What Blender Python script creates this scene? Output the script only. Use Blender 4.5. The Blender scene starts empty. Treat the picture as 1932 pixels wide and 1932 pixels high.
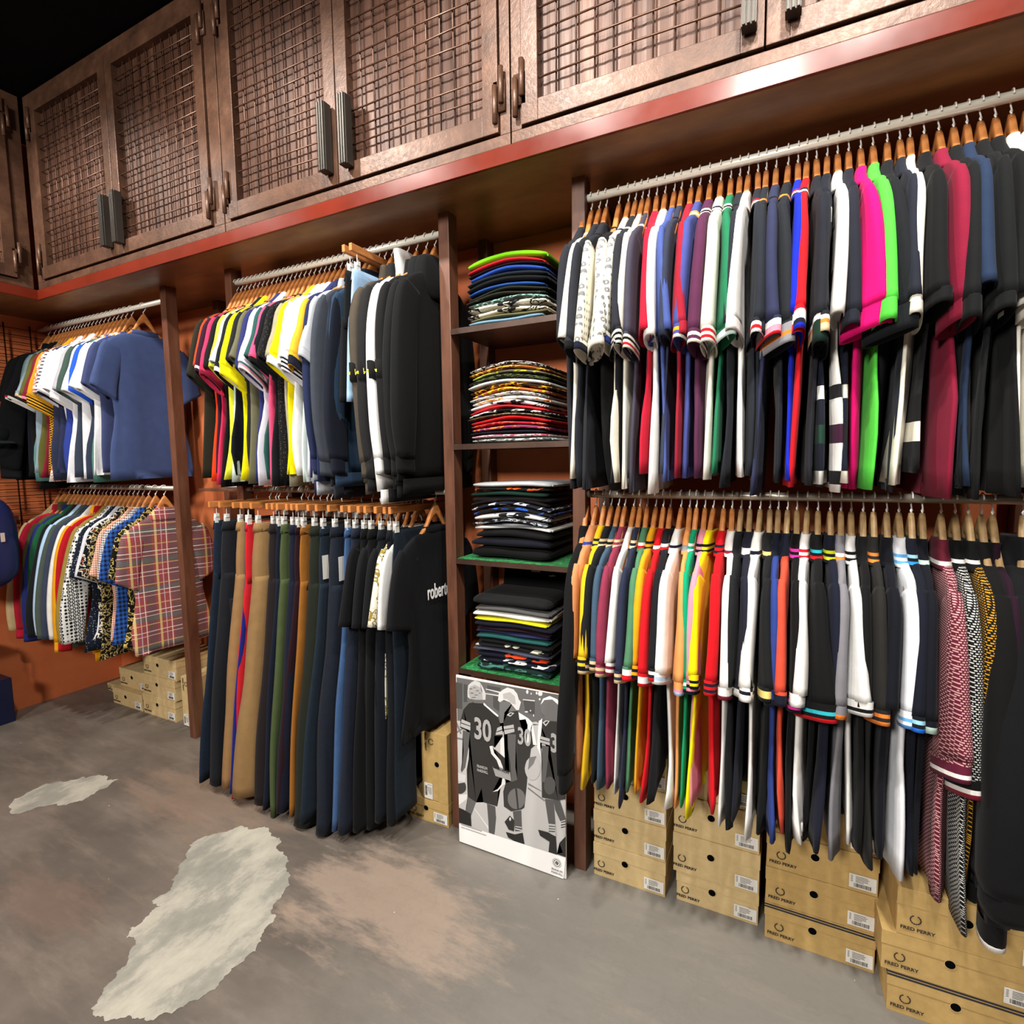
import bpy, bmesh, math, random
from math import sin, cos, pi, radians
from mathutils import Vector, Matrix
scene = bpy.context.scene
COL = scene.collection
# ------------------------------------------------------------------ camera
def cam_axes(yaw, pitch, roll):
    cy, sy, cp, sp = cos(yaw), sin(yaw), cos(pitch), sin(pitch)
    f = Vector((-sy*cp, cy*cp, -sp)); r = Vector((cy, sy, 0)); u = r.cross(f)
    c, s = cos(roll), sin(roll)
    return c*r+s*u, -s*r+c*u, f
r_, u_, f_ = cam_axes(radians(26.833), radians(5.126), radians(-.800))
cd = bpy.data.cameras.new('camera'); cam = bpy.data.objects.new('camera', cd); COL.objects.link(cam)
cd.sensor_width = 36; cd.sensor_fit = 'HORIZONTAL'; cd.lens = 36*1029.67/1932; cd.clip_start = .02
M = Matrix((r_, u_, -f_)).transposed().to_4x4(); M.translation = Vector((0, -1.6116, 1.5078))
cam.matrix_world = M; scene.camera = cam
# ------------------------------------------------------------------ light
scene.view_settings.view_transform = 'Standard'; scene.view_settings.look = 'None'
scene.view_settings.gamma = 1; scene.view_settings.use_curve_mapping = False
scene.view_settings.exposure = 0.62
w = bpy.data.worlds.new('world'); scene.world = w; w.use_nodes = True
w.node_tree.nodes['Background'].inputs[0].default_value = (1, .93, .86, 1)
w.node_tree.nodes['Background'].inputs[1].default_value = .10
def lamp(kind, name, loc, tgt, power, size, col=(1, .95, .88), ang=110, blend=.7):
    l = bpy.data.lights.new(name, kind); l.energy = power; l.color = col
    if kind == 'SPOT': l.spot_size = radians(ang); l.spot_blend = blend; l.shadow_soft_size = size
    else: l.shape = 'DISK'; l.size = size
    o = bpy.data.objects.new(name, l); COL.objects.link(o); o.location = loc
    o.rotation_euler = (Vector(tgt)-Vector(loc)).to_track_quat('-Z', 'Y').to_euler()
    return o
for i, x in enumerate((-3.35, -2.1, -.95, .25, 1.3)):
    lamp('SPOT', 'ceiling_spotlight', (x, -1.05, 3.42), (x, .1, 1.5), (92, 102, 98, 104, 80)[i], .06)
lamp('SPOT', 'ceiling_spotlight', (-.15, -1.66, 3.42), (-.2, -.2, 1.6), 60, .06)
lamp('AREA', 'shop_ceiling_light', (-1.1, -4.4, 3.15), (-1.3, .2, 1.8), 140, .8)
# ------------------------------------------------------------------ materials
def s2l(c): return c/12.92 if c <= .04045 else ((c+.055)/1.055)**2.4
def rgb(h):
    if isinstance(h, str): h = int(h, 16)
    return tuple(s2l(((h >> k) & 255)/255) for k in (16, 8, 0))+(1,)
MATS = {}
def nodes_of(name):
    m = bpy.data.materials.new(name); m.use_nodes = True
    nt = m.node_tree; return m, nt, nt.nodes['Principled BSDF']
def N(nt, t, **k):
    n = nt.nodes.new(t)
    for a, b in k.items():
        if a.startswith('i_'):
            n.inputs[int(a[2:])].default_value = b
        else: setattr(n, a, b)
    return n
def mixc(nt, fac, a, b):
    n = nt.nodes.new('ShaderNodeMix'); n.data_type = 'RGBA'
    for s, v in ((0, fac), (6, a), (7, b)):
        if isinstance(v, bpy.types.NodeSocket): nt.links.new(v, n.inputs[s])
        else: n.inputs[s].default_value = v
    return n.outputs[2]
def math_(nt, op, a, b=None, c=None):
    n = nt.nodes.new('ShaderNodeMath'); n.operation = op
    for s, v in enumerate((a, b, c)):
        if v is None: continue
        if isinstance(v, bpy.types.NodeSocket): nt.links.new(v, n.inputs[s])
        else: n.inputs[s].default_value = v
    return n.outputs[0]
def noise(nt, vec, scale, detail=3, rough=.5, mapping=None):
    if mapping:
        mp = N(nt, 'ShaderNodeMapping'); mp.inputs['Scale'].default_value = mapping
        nt.links.new(vec, mp.inputs[0]); vec = mp.outputs[0]
    n = N(nt, 'ShaderNodeTexNoise'); n.inputs['Scale'].default_value = scale
    n.inputs['Detail'].default_value = detail; n.inputs['Roughness'].default_value = rough
    nt.links.new(vec, n.inputs['Vector']); return n.outputs[0]
def ramp(nt, fac, stops):
    n = N(nt, 'ShaderNodeValToRGB'); e = n.color_ramp.elements
    while len(e) < len(stops): e.new(.5)
    for k, (p, c) in enumerate(stops):
        e[k].position = p; e[k].color = rgb(c) if not isinstance(c, tuple) else c
    nt.links.new(fac, n.inputs[0]); return n.outputs[0]
def stripe(nt, v, period, duty, ph=0.):
    return math_(nt, 'LESS_THAN', math_(nt, 'FRACT', math_(nt, 'MULTIPLY_ADD', v, 1/period, ph+50)), duty)
def bump(nt, p, h, strength, dist=.01):
    b = N(nt, 'ShaderNodeBump'); b.inputs['Strength'].default_value = strength; b.inputs['Distance'].default_value = dist
    nt.links.new(h, b.inputs['Height']); nt.links.new(b.outputs[0], p.inputs['Normal'])
def cloth(c, pat=None, c2='f0f0ec', c3='203050', sc=1.):
    key = ('cloth', c, pat, c2, c3, sc)
    if key in MATS: return MATS[key]
    m, nt, p = nodes_of('fabric_'+str(c)+(('_'+pat) if pat else ''))
    co = N(nt, 'ShaderNodeTexCoord').outputs['Object']
    base = rgb(c)
    if max(base[:3]) < .05: base = tuple(k*.5 for k in base[:3])+(1,)
    sep = N(nt, 'ShaderNodeSeparateXYZ'); nt.links.new(co, sep.inputs[0]); X, Y, Z = sep.outputs
    out = None; a2, a3 = rgb(c2), rgb(c3)
    if pat == 'plaid':
        out = mixc(nt, math_(nt, 'MULTIPLY', stripe(nt, Z, .16, .45), .75), base, rgb('8c1826'))
        out = mixc(nt, math_(nt, 'MULTIPLY', stripe(nt, Y, .13, .35), .65), out, rgb('1e2c38'))
        out = mixc(nt, math_(nt, 'MULTIPLY', stripe(nt, Z, .16, .16, .5), .75), out, rgb('34504c'))
        for (ax, pe, du, ph, cc, f) in ((Y, .13, .09, .55, 'dcc070', .75), (Z, .11, .035, .1, 'f2e6d8', .8), (Z, .11, .03, .3, 'e8d8c8', .7), (Y, .13, .035, .1, 'f2e6d8', .75), (Y, .13, .03, .3, 'cfc6d8', .7), (Z, .11, .05, .75, 'd8b868', .6), (Z, .006, .3, 0, 'e8c8c0', .35)):
            out = mixc(nt, math_(nt, 'MULTIPLY', stripe(nt, ax, pe, du, ph), f), out, rgb(cc))
    elif pat == 'gingham':
        out = mixc(nt, math_(nt, 'MULTIPLY', math_(nt, 'ADD', stripe(nt, Z, .012*sc, .5), stripe(nt, math_(nt, 'ADD', X, Y), .012*sc, .5)), .5), base, a2)
    elif pat in ('dots', 'laurel', 'chain'):
        mp = N(nt, 'ShaderNodeMapping'); nt.links.new(co, mp.inputs[0])
        mp.inputs['Scale'].default_value = (30, 55, 44) if pat == 'laurel' else (40*sc, 40*sc, 40*sc)
        v = N(nt, 'ShaderNodeTexVoronoi'); v.inputs['Scale'].default_value = 1.6 if pat != 'laurel' else 1.
        v.inputs['Randomness'].default_value = .1 if pat != 'dots' else .6
        nt.links.new(mp.outputs[0], v.inputs['Vector'])
        d = v.outputs['Distance']
        if pat == 'dots': f = math_(nt, 'LESS_THAN', d, .22)
        elif pat == 'chain': f = math_(nt, 'LESS_THAN', math_(nt, 'ABSOLUTE', math_(nt, 'SUBTRACT', d, .34)), .12)
        else: f = math_(nt, 'MULTIPLY', math_(nt, 'LESS_THAN', math_(nt, 'ABSOLUTE', math_(nt, 'SUBTRACT', d, .25)), .12), .9)
        out = mixc(nt, f, base, a2)
    elif pat == 'knit':
        mp = N(nt, 'ShaderNodeMapping'); nt.links.new(co, mp.inputs[0]); mp.inputs['Scale'].default_value = (80, 80, 125)
        H = math_(nt, 'ADD', X, Y); row = math_(nt, 'FLOOR', math_(nt, 'MULTIPLY', Z, 1/.0056))
        q = math_(nt, 'MULTIPLY_ADD', row, .0042, H)
        out = mixc(nt, math_(nt, 'MULTIPLY', stripe(nt, q, .0084, .6), stripe(nt, Z, .0056, .52)), base, a2)
    elif pat == 'stripes':
        out = mixc(nt, stripe(nt, Z, .02*sc, .4), base, a2)
    elif pat == 'floral' or pat == 'print':
        st = (20, 55, 55) if pat == 'floral' else (30, 30, 90)
        n1 = noise(nt, co, 1*sc, 2, .5, st)
        out = ramp(nt, n1, [(0, base), (.47, base), (.5, a2), (.56, a2), (.58, base), (.66, a3), (.7, base)])
        nt.nodes[-1]; [setattr(n.color_ramp, 'interpolation', 'CONSTANT') for n in nt.nodes if n.type == 'VALTORGB']
    elif pat == 'denim':
        n1 = noise(nt, co, 1, 3, .6, (300, 300, 60))
        out = mixc(nt, math_(nt, 'MULTIPLY', n1, .35), base, a2)
    elif pat == 'geo':
        d1 = math_(nt, 'ADD', Z, Y); d2 = math_(nt, 'SUBTRACT', Z, Y)
        out = mixc(nt, math_(nt, 'MAXIMUM', stripe(nt, d1, .014, .35), stripe(nt, d2, .014, .35)), base, a2)
    elif pat == 'jersey':   # bands near the middle
        out = mixc(nt, stripe(nt, Z, .22, .16, .3), base, a2)
        out = mixc(nt, stripe(nt, Z, .4, .12, .1), out, a3)
    nz = noise(nt, co, 25, 2)
    k = math_(nt, 'MULTIPLY_ADD', nz, .3, .85)
    hsv = N(nt, 'ShaderNodeHueSaturation'); nt.links.new(k, hsv.inputs['Value'])
    if out is None: hsv.inputs['Color'].default_value = base
    else: nt.links.new(out, hsv.inputs['Color'])
    nt.links.new(hsv.outputs[0], p.inputs['Base Color'])
    p.inputs['Roughness'].default_value = .88; p.inputs['Specular IOR Level'].default_value = .15
    p.inputs['Sheen Weight'].default_value = .03; p.inputs['Sheen Roughness'].default_value = .5
    bump(nt, p, noise(nt, co, 420 if pat != 'denim' else 260, 2), .25, .002)
    MATS[key] = m; return m
def plain(name, c, rough=.5, metal=0., spec=.5, coat=0):
    key = ('plain', name)
    if key in MATS: return MATS[key]
    m, nt, p = nodes_of(name); p.inputs['Base Color'].default_value = rgb(c)
    p.inputs['Roughness'].default_value = rough; p.inputs['Metallic'].default_value = metal
    p.inputs['Specular IOR Level'].default_value = spec; p.inputs['Coat Weight'].default_value = coat
    co = N(nt, 'ShaderNodeTexCoord').outputs['Object']
    bump(nt, p, noise(nt, co, 60, 2), .06, .002)
    MATS[key] = m; return m
def mottled(name, stops, scale, rough=(.4, .6), metal=0., mapping=None, b=.2, detail=5, spec=.5, nscale=None):
    m, nt, p = nodes_of(name); co = N(nt, 'ShaderNodeTexCoord').outputs['Object']
    n1 = noise(nt, co, scale, detail, .6, mapping)
    nt.links.new(ramp(nt, n1, stops), p.inputs['Base Color'])
    n2 = noise(nt, co, nscale or scale*3, 3, .6, mapping)
    nt.links.new(math_(nt, 'MULTIPLY_ADD', n2, rough[1]-rough[0], rough[0]), p.inputs['Roughness'])
    p.inputs['Metallic'].default_value = metal; p.inputs['Specular IOR Level'].default_value = spec
    bump(nt, p, n2, b, .004); MATS[name] = m; return m
M_frame = mottled('rusted_steel_frame', [(.25, '3c281e'), (.5, '553a2b'), (.75, '6b4c3a')], 9, (.3, .55), .25, None, .25, nscale=70)
M_panel = mottled('corrugated_rust_panel', [(.3, '38241b'), (.55, '523629'), (.8, '6e5244')], 2, (.35, .6), .25, (11, 5, .7), .2, nscale=9)
M_wire = mottled('rusted_wire', [(.3, '4e3428'), (.7, '6e5040')], 8, (.3, .5), .5)
M_post = mottled('brown_painted_post', [(.3, '4a2a1c'), (.6, '65402e'), (.8, '774e3a')], 6, (.35, .55), 0, (3, 3, .6), .1)
M_fascia = mottled('glossy_red_brown_paint', [(.3, '571a0c'), (.7, '702414')], 3, (.16, .3), 0, None, .03)
M_soffit = mottled('varnished_board', [(.3, '5c3c24'), (.55, '7c5836'), (.75, '9a7448')], 3, (.25, .45), 0, (1, 2.5, 1), .05)
M_orange = mottled('orange_painted_wall', [(.3, 'c8683a'), (.7, 'd67846')], 4, (.6, .8), 0, None, .08)
M_black = mottled('black_ceiling_paint', [(.3, '050506'), (.7, '0a0a0b')], 4, (.8, .9), 0, None, .05, spec=.1)
M_grey = mottled('pale_shop_wall', [(.3, '8a8680'), (.7, '98948c')], 2, (.7, .8), 0, None, .05)
M_chrome = plain('brushed_rail_metal', 'f2f0e2', .35, .25)
M_hook = plain('hook_metal', 'f2f2ee', .35, .25)
M_darkmetal = plain('ribbed_handle_metal', '403c37', .42, .6)
M_wood = mottled('honey_hanger_wood', [(.3, 'b06c38'), (.6, 'cc884c'), (.8, 'd8a06a')], 14, (.3, .42), 0, (3, 1, 3), .05)
M_wood2 = mottled('pale_hanger_wood', [(.3, '947650'), (.6, 'ae9064'), (.8, 'bea276')], 14, (.35, .5), 0, (3, 1, 3), .05)
M_shelf = mottled('dark_steel_shelf', [(.3, '33221a'), (.7, '4a3428')], 8, (.35, .5), .2)
M_turf = cloth('1f6a38', 'print', '2f8a4c', '145028', 1.2)
M_card = mottled('kraft_cardboard', [(.35, 'c0a878'), (.65, 'ccb484')], 30, (.75, .9), 0, None, .05, spec=.2)
M_card2 = mottled('golden_cardboard', [(.35, 'b2945c'), (.65, 'be9f66')], 30, (.75, .9), 0, None, .05, spec=.2)
M_ink = plain('dark_print_ink', '2c241c', .8)
M_hole = plain('finger_hole_shade', '050505', .95, spec=.05)  # flat disc colour, painted black for the shade inside an uncut hole
M_label = plain('white_paper_label', 'dcdad4', .7)
# ------------------------------------------------------------------ helpers
def link(name, me, parent=None, loc=(0, 0, 0), rot=(0, 0, 0)):
    o = bpy.data.objects.new(name, me); COL.objects.link(o); o.location = loc; o.rotation_euler = rot
    if parent: o.parent = parent
    return o
def tag(o, label, cat, group=None):
    o['label'] = label; o['category'] = cat
    if group: o['group'] = group
    return o
def thing(name, label, cat, loc=(0, 0, 0), rz=0, group=None):
    return tag(link(name, None, None, loc, (0, 0, rz)), label, cat, group)
def mesh(bm, name, mats, smooth=True):
    me = bpy.data.meshes.new(name); bmesh.ops.recalc_face_normals(bm, faces=bm.faces); bm.to_mesh(me); bm.free()
    for m in (mats if isinstance(mats, (list, tuple)) else [mats]): me.materials.append(m)
    if smooth: me.polygons.foreach_set('use_smooth', [True]*len(me.polygons))
    return me
def box(bm, a, b, mi=0, bev=0):
    r = bmesh.ops.create_cube(bm, size=1)
    for v in r['verts']:
        v.co = Vector([(a[k]+b[k])/2+v.co[k]*(b[k]-a[k]) for k in range(3)])
    fs = set(f for v in r['verts'] for f in v.link_faces)
    for f in fs: f.material_index = mi
    if bev:
        es = list(set(e for v in r['verts'] for e in v.link_edges))
        r2 = bmesh.ops.bevel(bm, geom=es, offset=bev, segments=2, affect='EDGES', profile=.6)
        for f in r2['faces']: f.material_index = mi
def tubep(bm, pts, r, n=8, cap=True, mi=0):
    pts = [Vector(p) for p in pts]; rings = []; up = Vector((0, 0, 1))
    for i, p in enumerate(pts):
        d = (pts[min(i+1, len(pts)-1)]-pts[max(i-1, 0)]).normalized()
        a = d.cross(up)
        if a.length < .05: a = d.cross(Vector((1, 0, 0)))
        a.normalize(); b = d.cross(a)
        rr = r[i] if isinstance(r, (list, tuple)) else r
        rings.append([bm.verts.new(p+(a*cos(2*pi*k/n)+b*sin(2*pi*k/n))*rr) for k in range(n)])
    for i in range(len(rings)-1):
        for k in range(n):
            f = bm.faces.new((rings[i][k], rings[i][(k+1) % n], rings[i+1][(k+1) % n], rings[i+1][k])); f.material_index = mi
    if cap:
        for R in (rings[0], rings[-1]):
            bm.faces.new(R).material_index = mi
def boxobj(name, a, b, m, parent=None, bev=.002, smooth=False):
    bm = bmesh.new(); box(bm, a, b, 0, bev); return link(name, mesh(bm, name, m, smooth), parent)
def struct(name, o): o['kind'] = 'structure'; return o
def spline(ctrl, m):
    out = []; L = len(ctrl)-1
    for j in range(m+1):
        t = j*L/m; i = min(int(t), L-1); f = t-i
        p0, p1, p2, p3 = ctrl[max(i-1, 0)], ctrl[i], ctrl[i+1], ctrl[min(i+2, L)]
        out.append([.5*((2*b)+(c-a)*f+(2*a-5*b+4*c-d)*f*f+(3*b-a-3*c+d)*f**3) for a, b, c, d in zip(p0, p1, p2, p3)])
    return out
def strip(bm, frames, n=18, folds=(0, 0, 0), twist=0, matf=None, close=False, power=.72, lip=.0):
    """frames: (Oy,Oz,Iy,Iz,halfthick,xoff)"""
    rings = []; m = len(frames)-1; amp, kf, ph = folds
    for j, (oy, oz, iy, iz, t, xo) in enumerate(frames):
        s = j/m; cy, cz, hy, hz = (oy+iy)/2, (oz+iz)/2, (oy-iy)/2, (oz-iz)/2
        ring = []
        for k in range(n):
            a = 2*pi*k/n; c, sn = cos(a), sin(a)
            e = math.copysign(abs(c)**power, c)
            y = cy+hy*e; z = cz+hz*e; x = t*math.copysign(abs(sn)**.6, sn)+amp*s*sin(kf*y+ph+2.2*s)
            x += amp*.6*s*sin(kf*2.3*y+ph*3)+min(t, .012)*.28*sin(9*z+ph*5)*min(1, s*3)
            tw = twist*s**1.3
            x, y = x*cos(tw)-(y-cy)*sin(tw), cy+(y-cy)*cos(tw)+x*sin(tw)
            ring.append(bm.verts.new((x+xo, y, z)))
        rings.append(ring)
    if lip:
        for q, sc in ((0, .8), (1, .8)):
            cen = sum((v.co for v in rings[m]), Vector())/n
            rings.append([bm.verts.new(cen+(v.co-cen)*sc+Vector((0, 0, lip*q))) for v in rings[m]])
    for j in range(len(rings)-1):
        for k in range(n):
            f = bm.faces.new((rings[j][k], rings[j][(k+1) % n], rings[j+1][(k+1) % n], rings[j+1][k]))
            f.material_index = matf(j/m) if (matf and j < m) else (matf(.999) if matf else 0)
    bm.faces.new(rings[0])
    if close or lip: bm.faces.new(rings[-1])
def text_mesh(name, txt, size, mat, sx=1., bold=0., align='LEFT', extr=.0004):
    cu = bpy.data.curves.new(name, 'FONT'); cu.body = txt; cu.size = size; cu.align_x = align; cu.extrude = extr; cu.offset = bold; cu.resolution_u = 3
    o = bpy.data.objects.new(name, cu); COL.objects.link(o); bpy.context.view_layer.update()
    me = bpy.data.meshes.new_from_object(o.evaluated_get(bpy.context.evaluated_depsgraph_get()))
    bpy.data.objects.remove(o); bpy.data.curves.remove(cu)
    for v in me.vertices: v.co.x *= sx
    me.materials.clear(); me.materials.append(mat); me.name = name
    return me
FRONT = (pi/2, 0, 0)          # text facing -y
SIDE = (pi/2, 0, pi/2)        # text facing +x
# ------------------------------------------------------------------ room shell
XL, YB, ZF, ZC = -4.29, .545, 2.45, 3.52
PATCH_BIG = [(-1.703,-.902),(-1.732,-.857),(-1.759,-.81),(-1.77,-.77),(-1.863,-.727),(-1.892,-.7),(-1.889,-.644),(-1.893,-.6),(-1.943,-.6),(-1.956,-.519),(-2.025,-.458),(-2.07,-.392),(-2.103,-.329),(-2.053,-.256),(-1.987,-.19),(-1.896,-.155),(-1.832,-.183),(-1.758,-.227),(-1.63,-.296),(-1.561,-.367),(-1.495,-.453),(-1.458,-.541),(-1.446,-.612),(-1.448,-.685),(-1.451,-.736),(-1.474,-.787),(-1.509,-.827),(-1.554,-.86),(-1.606,-.889),(-1.66,-.905)]
PATCH_SMALL = [(-3.096,-.554),(-3.136,-.523),(-3.146,-.454),(-3.113,-.361),(-3.058,-.293),(-2.958,-.234),(-2.905,-.25),(-2.87,-.222),(-2.847,-.279),(-2.857,-.316),(-2.832,-.398),(-2.914,-.457),(-2.963,-.51),(-2.97,-.543),(-2.991,-.572)]
def floor_mat():
    m, nt, p = nodes_of('worn_polished_concrete'); co = N(nt, 'ShaderNodeTexCoord').outputs['Object']
    n1 = noise(nt, co, 1.1, 6, .62, (1, 1.6, 1)); n2 = noise(nt, co, 3.2, 8, .7, (.7, 2.2, 1)); n3 = noise(nt, co, 60, 3)
    c = ramp(nt, n1, [(.3, '4c453f'), (.45, '605850'), (.55, '70675e'), (.7, '847b71')])
    c = mixc(nt, math_(nt, 'MULTIPLY', math_(nt, 'GREATER_THAN', n2, .0), math_(nt, 'MULTIPLY', n2, .35)), c, rgb('544c48'))
    # greyer, paler concrete to the right, pinkish scraped area under the rails
    sep = N(nt, 'ShaderNodeSeparateXYZ'); nt.links.new(co, sep.inputs[0])
    mr = N(nt, 'ShaderNodeMapRange'); nt.links.new(math_(nt, 'MULTIPLY_ADD', n1, .9, sep.outputs[0]), mr.inputs[0])
    mr.inputs[1].default_value = -1.3; mr.inputs[2].default_value = .2; mr.interpolation_type = 'SMOOTHSTEP'
    c = mixc(nt, mr.outputs[0], c, rgb('7b7872'))
    def blob(cx, cy, rx, ry, col, amt, cur):
        dx = math_(nt, 'DIVIDE', math_(nt, 'SUBTRACT', sep.outputs[0], cx), rx); dy = math_(nt, 'DIVIDE', math_(nt, 'SUBTRACT', sep.outputs[1], cy), ry)
        d = math_(nt, 'SQRT', math_(nt, 'ADD', math_(nt, 'MULTIPLY', dx, dx), math_(nt, 'MULTIPLY', dy, dy)))
        d = math_(nt, 'ADD', d, math_(nt, 'MULTIPLY_ADD', n2, 3.2, -1.6))
        q = N(nt, 'ShaderNodeMapRange'); nt.links.new(d, q.inputs[0]); q.inputs[1].default_value = 1.05; q.inputs[2].default_value = .6
        q.inputs[4].default_value = amt; return mixc(nt, q.outputs[0], cur, rgb(col))
    c = blob(-1.2, -.25, .42, .25, 'a89484', .6, c); c = blob(-2.3, -.15, .5, .18, '8c7462', .45, c); c = blob(-2.3, -.75, .25, .12, '80685a', .35, c)
    mp = N(nt, 'ShaderNodeMapping'); mp.inputs['Rotation'].default_value = (0, 0, radians(38)); mp.inputs['Scale'].default_value = (1, 5, 1); nt.links.new(co, mp.inputs[0])
    n4 = noise(nt, mp.outputs[0], 2.2, 9, .7)
    c = mixc(nt, ramp(nt, n4, [(.5, '000000'), (.72, '8c8c8c')]), c, rgb('a39486'))
    c = mixc(nt, ramp(nt, n4, [(.25, '707070'), (.45, '000000')]), c, rgb('45403c'))
    vein = math_(nt, 'ABSOLUTE', math_(nt, 'SUBTRACT', noise(nt, co, 2.4, 6, .75), .5))
    c = mixc(nt, ramp(nt, vein, [(0, '5a5a5a'), (.02, '000000')]), c, rgb('5e544c'))
    spk = N(nt, 'ShaderNodeTexVoronoi'); spk.inputs['Scale'].default_value = 9; nt.links.new(co, spk.inputs['Vector'])
    c = mixc(nt, math_(nt, 'LESS_THAN', spk.outputs['Distance'], .022), c, rgb('c8c4bc'))
    c = mixc(nt, math_(nt, 'MULTIPLY', n3, .12), c, rgb('3a3634'))
    nt.links.new(c, p.inputs['Base Color'])
    nt.links.new(math_(nt, 'MULTIPLY_ADD', n2, .35, .28), p.inputs['Roughness']); p.inputs['Specular IOR Level'].default_value = .4
    bump(nt, p, n2, .06, .01); return m
def patch_mat():
    m, nt, p = nodes_of('pale_filler_compound'); co = N(nt, 'ShaderNodeTexCoord').outputs['Object']
    n1 = noise(nt, co, 4, 9, .7, (1.5, .8, 1))
    nt.links.new(ramp(nt, n1, [(.35, '7c7a72'), (.47, '8c8a80'), (.53, 'a09c90'), (.68, 'b0ac9e')]), p.inputs['Base Color'])
    p.inputs['Roughness'].default_value = .7; bump(nt, p, n1, .2, .01); return m
bm = bmesh.new(); box(bm, (XL-.1, -5.2, -.1), (3.2, YB+.1, 0))
rnd = random.Random(5)
def rough_poly(pts, it=4, amp=.24):
    for _ in range(it):
        o = []
        for i, a in enumerate(pts):
            b = pts[(i+1) % len(pts)]; d = math.hypot(b[0]-a[0], b[1]-a[1]); k = rnd.uniform(-amp, amp)
            o += [a, ((a[0]+b[0])/2+(b[1]-a[1])*k, (a[1]+b[1])/2-(b[0]-a[0])*k)]
        pts = o
    return pts
for P, h in ((PATCH_BIG, .0012), (PATCH_SMALL, .0012)):
    v = [bm.verts.new((x, y, h)) for x, y in rough_poly(P, 5)]
    f = bm.faces.new(v); f.material_index = 1
bmesh.ops.triangulate(bm, faces=[f for f in bm.faces if f.material_index == 1])
bm.normal_update()
me = bpy.data.meshes.new('floor'); bm.to_mesh(me); bm.free(); me.materials.append(floor_mat()); me.materials.append(patch_mat())
struct('floor', link('floor', me))
struct('', boxobj('wall_back', (XL-.1, YB, 0), (3.2, YB+.1, ZC), M_orange))
struct('', boxobj('wall_left', (XL-.1, -5.2, 0), (XL, YB, ZC), M_orange))
struct('', boxobj('wall_right', (3.1, -5.2, 0), (3.2, YB, ZC), M_grey))
struct('', boxobj('wall_front', (XL, -5.3, 0), (3.2, -5.2, ZC), M_grey))
struct('', boxobj('ceiling', (XL-.1, -5.3, ZC), (3.2, YB+.1, ZC+.1), M_black))
# overhead bulkhead: soffit board, red-brown fascia strips
struct('', boxobj('trim_1', (XL, 0.012, ZF), (3.1, YB, ZF+.04), M_soffit))
struct('', boxobj('trim_2', (XL, -5.2, ZF), (-3.762, .012, ZF+.04), M_soffit))
struct('', boxobj('trim_3', (-3.762, 0, ZF-.002), (3.1, .012, ZF+.05), M_fascia, bev=.001))
struct('', boxobj('trim_4', (-3.762, -5.2, ZF-.002), (-3.75, -.0005, ZF+.05), M_fascia, bev=.001))
# ------------------------------------------------------------------ mesh-door cabinets
def handle_mesh():
    bm = bmesh.new(); box(bm, (-.018, -.045, -.118), (.018, -.012, .118), 0, .002)
    for k in (-1, 0, 1): box(bm, (k*.011-.0035, -.052, -.118), (k*.011+.0035, -.04, .118), 0, .001)
    for z in (-.08, .08): box(bm, (-.006, -.015, z-.006), (.006, .004, z+.006))
    return mesh(bm, 'handle', M_darkmetal, False)
HM = handle_mesh()
def hinge_mesh():
    bm = bmesh.new()
    tubep(bm, [(-.012, -.012, -.075), (-.012, -.012, .035)], .0085, 10); tubep(bm, [(.010, -.012, -.02), (.010, -.012, .085)], .0085, 10)
    box(bm, (-.02, -.006, -.04), (.02, .003, .05))
    return mesh(bm, 'hinge', M_frame)
HG = hinge_mesh()
def door(parent, x0, x1, z0, z1, hside, dv, dh, sw=.055, bw=.062):
    bm = bmesh.new(); y0, y1 = -.006, .03
    box(bm, (x0, y0, z0), (x0+sw, y1, z1), 0, .002); box(bm, (x1-sw, y0, z0), (x1, y1, z1), 0, .002)
    box(bm, (x0+sw, y0, z0), (x1-sw, y1, z0+bw), 0, .002); box(bm, (x0+sw, y0, z1-bw), (x1-sw, y1, z1), 0, .002)
    d = link('door', mesh(bm, 'door', M_frame, False), parent)
    bm = bmesh.new(); a, b, c, e = x0+sw, x1-sw, z0+bw, z1-bw; rr = random.Random(int(x0*100))
    n = round((e-c)/dh)
    for k in range(1, n): z = c+(e-c)*k/n+rr.uniform(-.004, .004); tubep(bm, [(a-.005, .008, z), ((a+b)/2, .006, z+rr.uniform(-.005, .005)), (b+.005, .008, z+rr.uniform(-.003, .003))], .0029, 6)
    n = round((b-a)/dv)
    for k in range(1, n): x = a+(b-a)*k/n+rr.uniform(-.004, .004); tubep(bm, [(x, .0145, c-.005), (x+rr.uniform(-.004, .004), .0145, (c+e)/2), (x, .0145, e+.005)], .0029, 6)
    link('wire_grid', mesh(bm, 'wire_grid', M_wire), d)
    bm = bmesh.new(); yb = .027; nn = int((b-a+.06)/.012)
    vs = []
    for k in range(nn+1):
        x = a-.03+(b-a+.06)*k/nn; y = yb+.0007*sin(k*2.1)
        vs.append((bm.verts.new((x, y, c-.03)), bm.verts.new((x, y, e+.03)), bm.verts.new((x, yb+.01, c-.03)), bm.verts.new((x, yb+.01, e+.03))))
    for k in range(nn):
        p, q = vs[k], vs[k+1]
        bm.faces.new((p[0], q[0], q[1], p[1])); bm.faces.new((p[2], p[3], q[3], q[2])); bm.faces.new((p[0], p[2], q[2], q[0])); bm.faces.new((p[1], q[1], q[3], p[3]))
    link('backing_panel', mesh(bm, 'backing_panel', M_panel, False), d)
    hx = x1-sw*.62 if hside > 0 else x0+sw*1.1
    link('handle', HM, d, (hx, 0, z0+.155))
    return d
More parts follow.
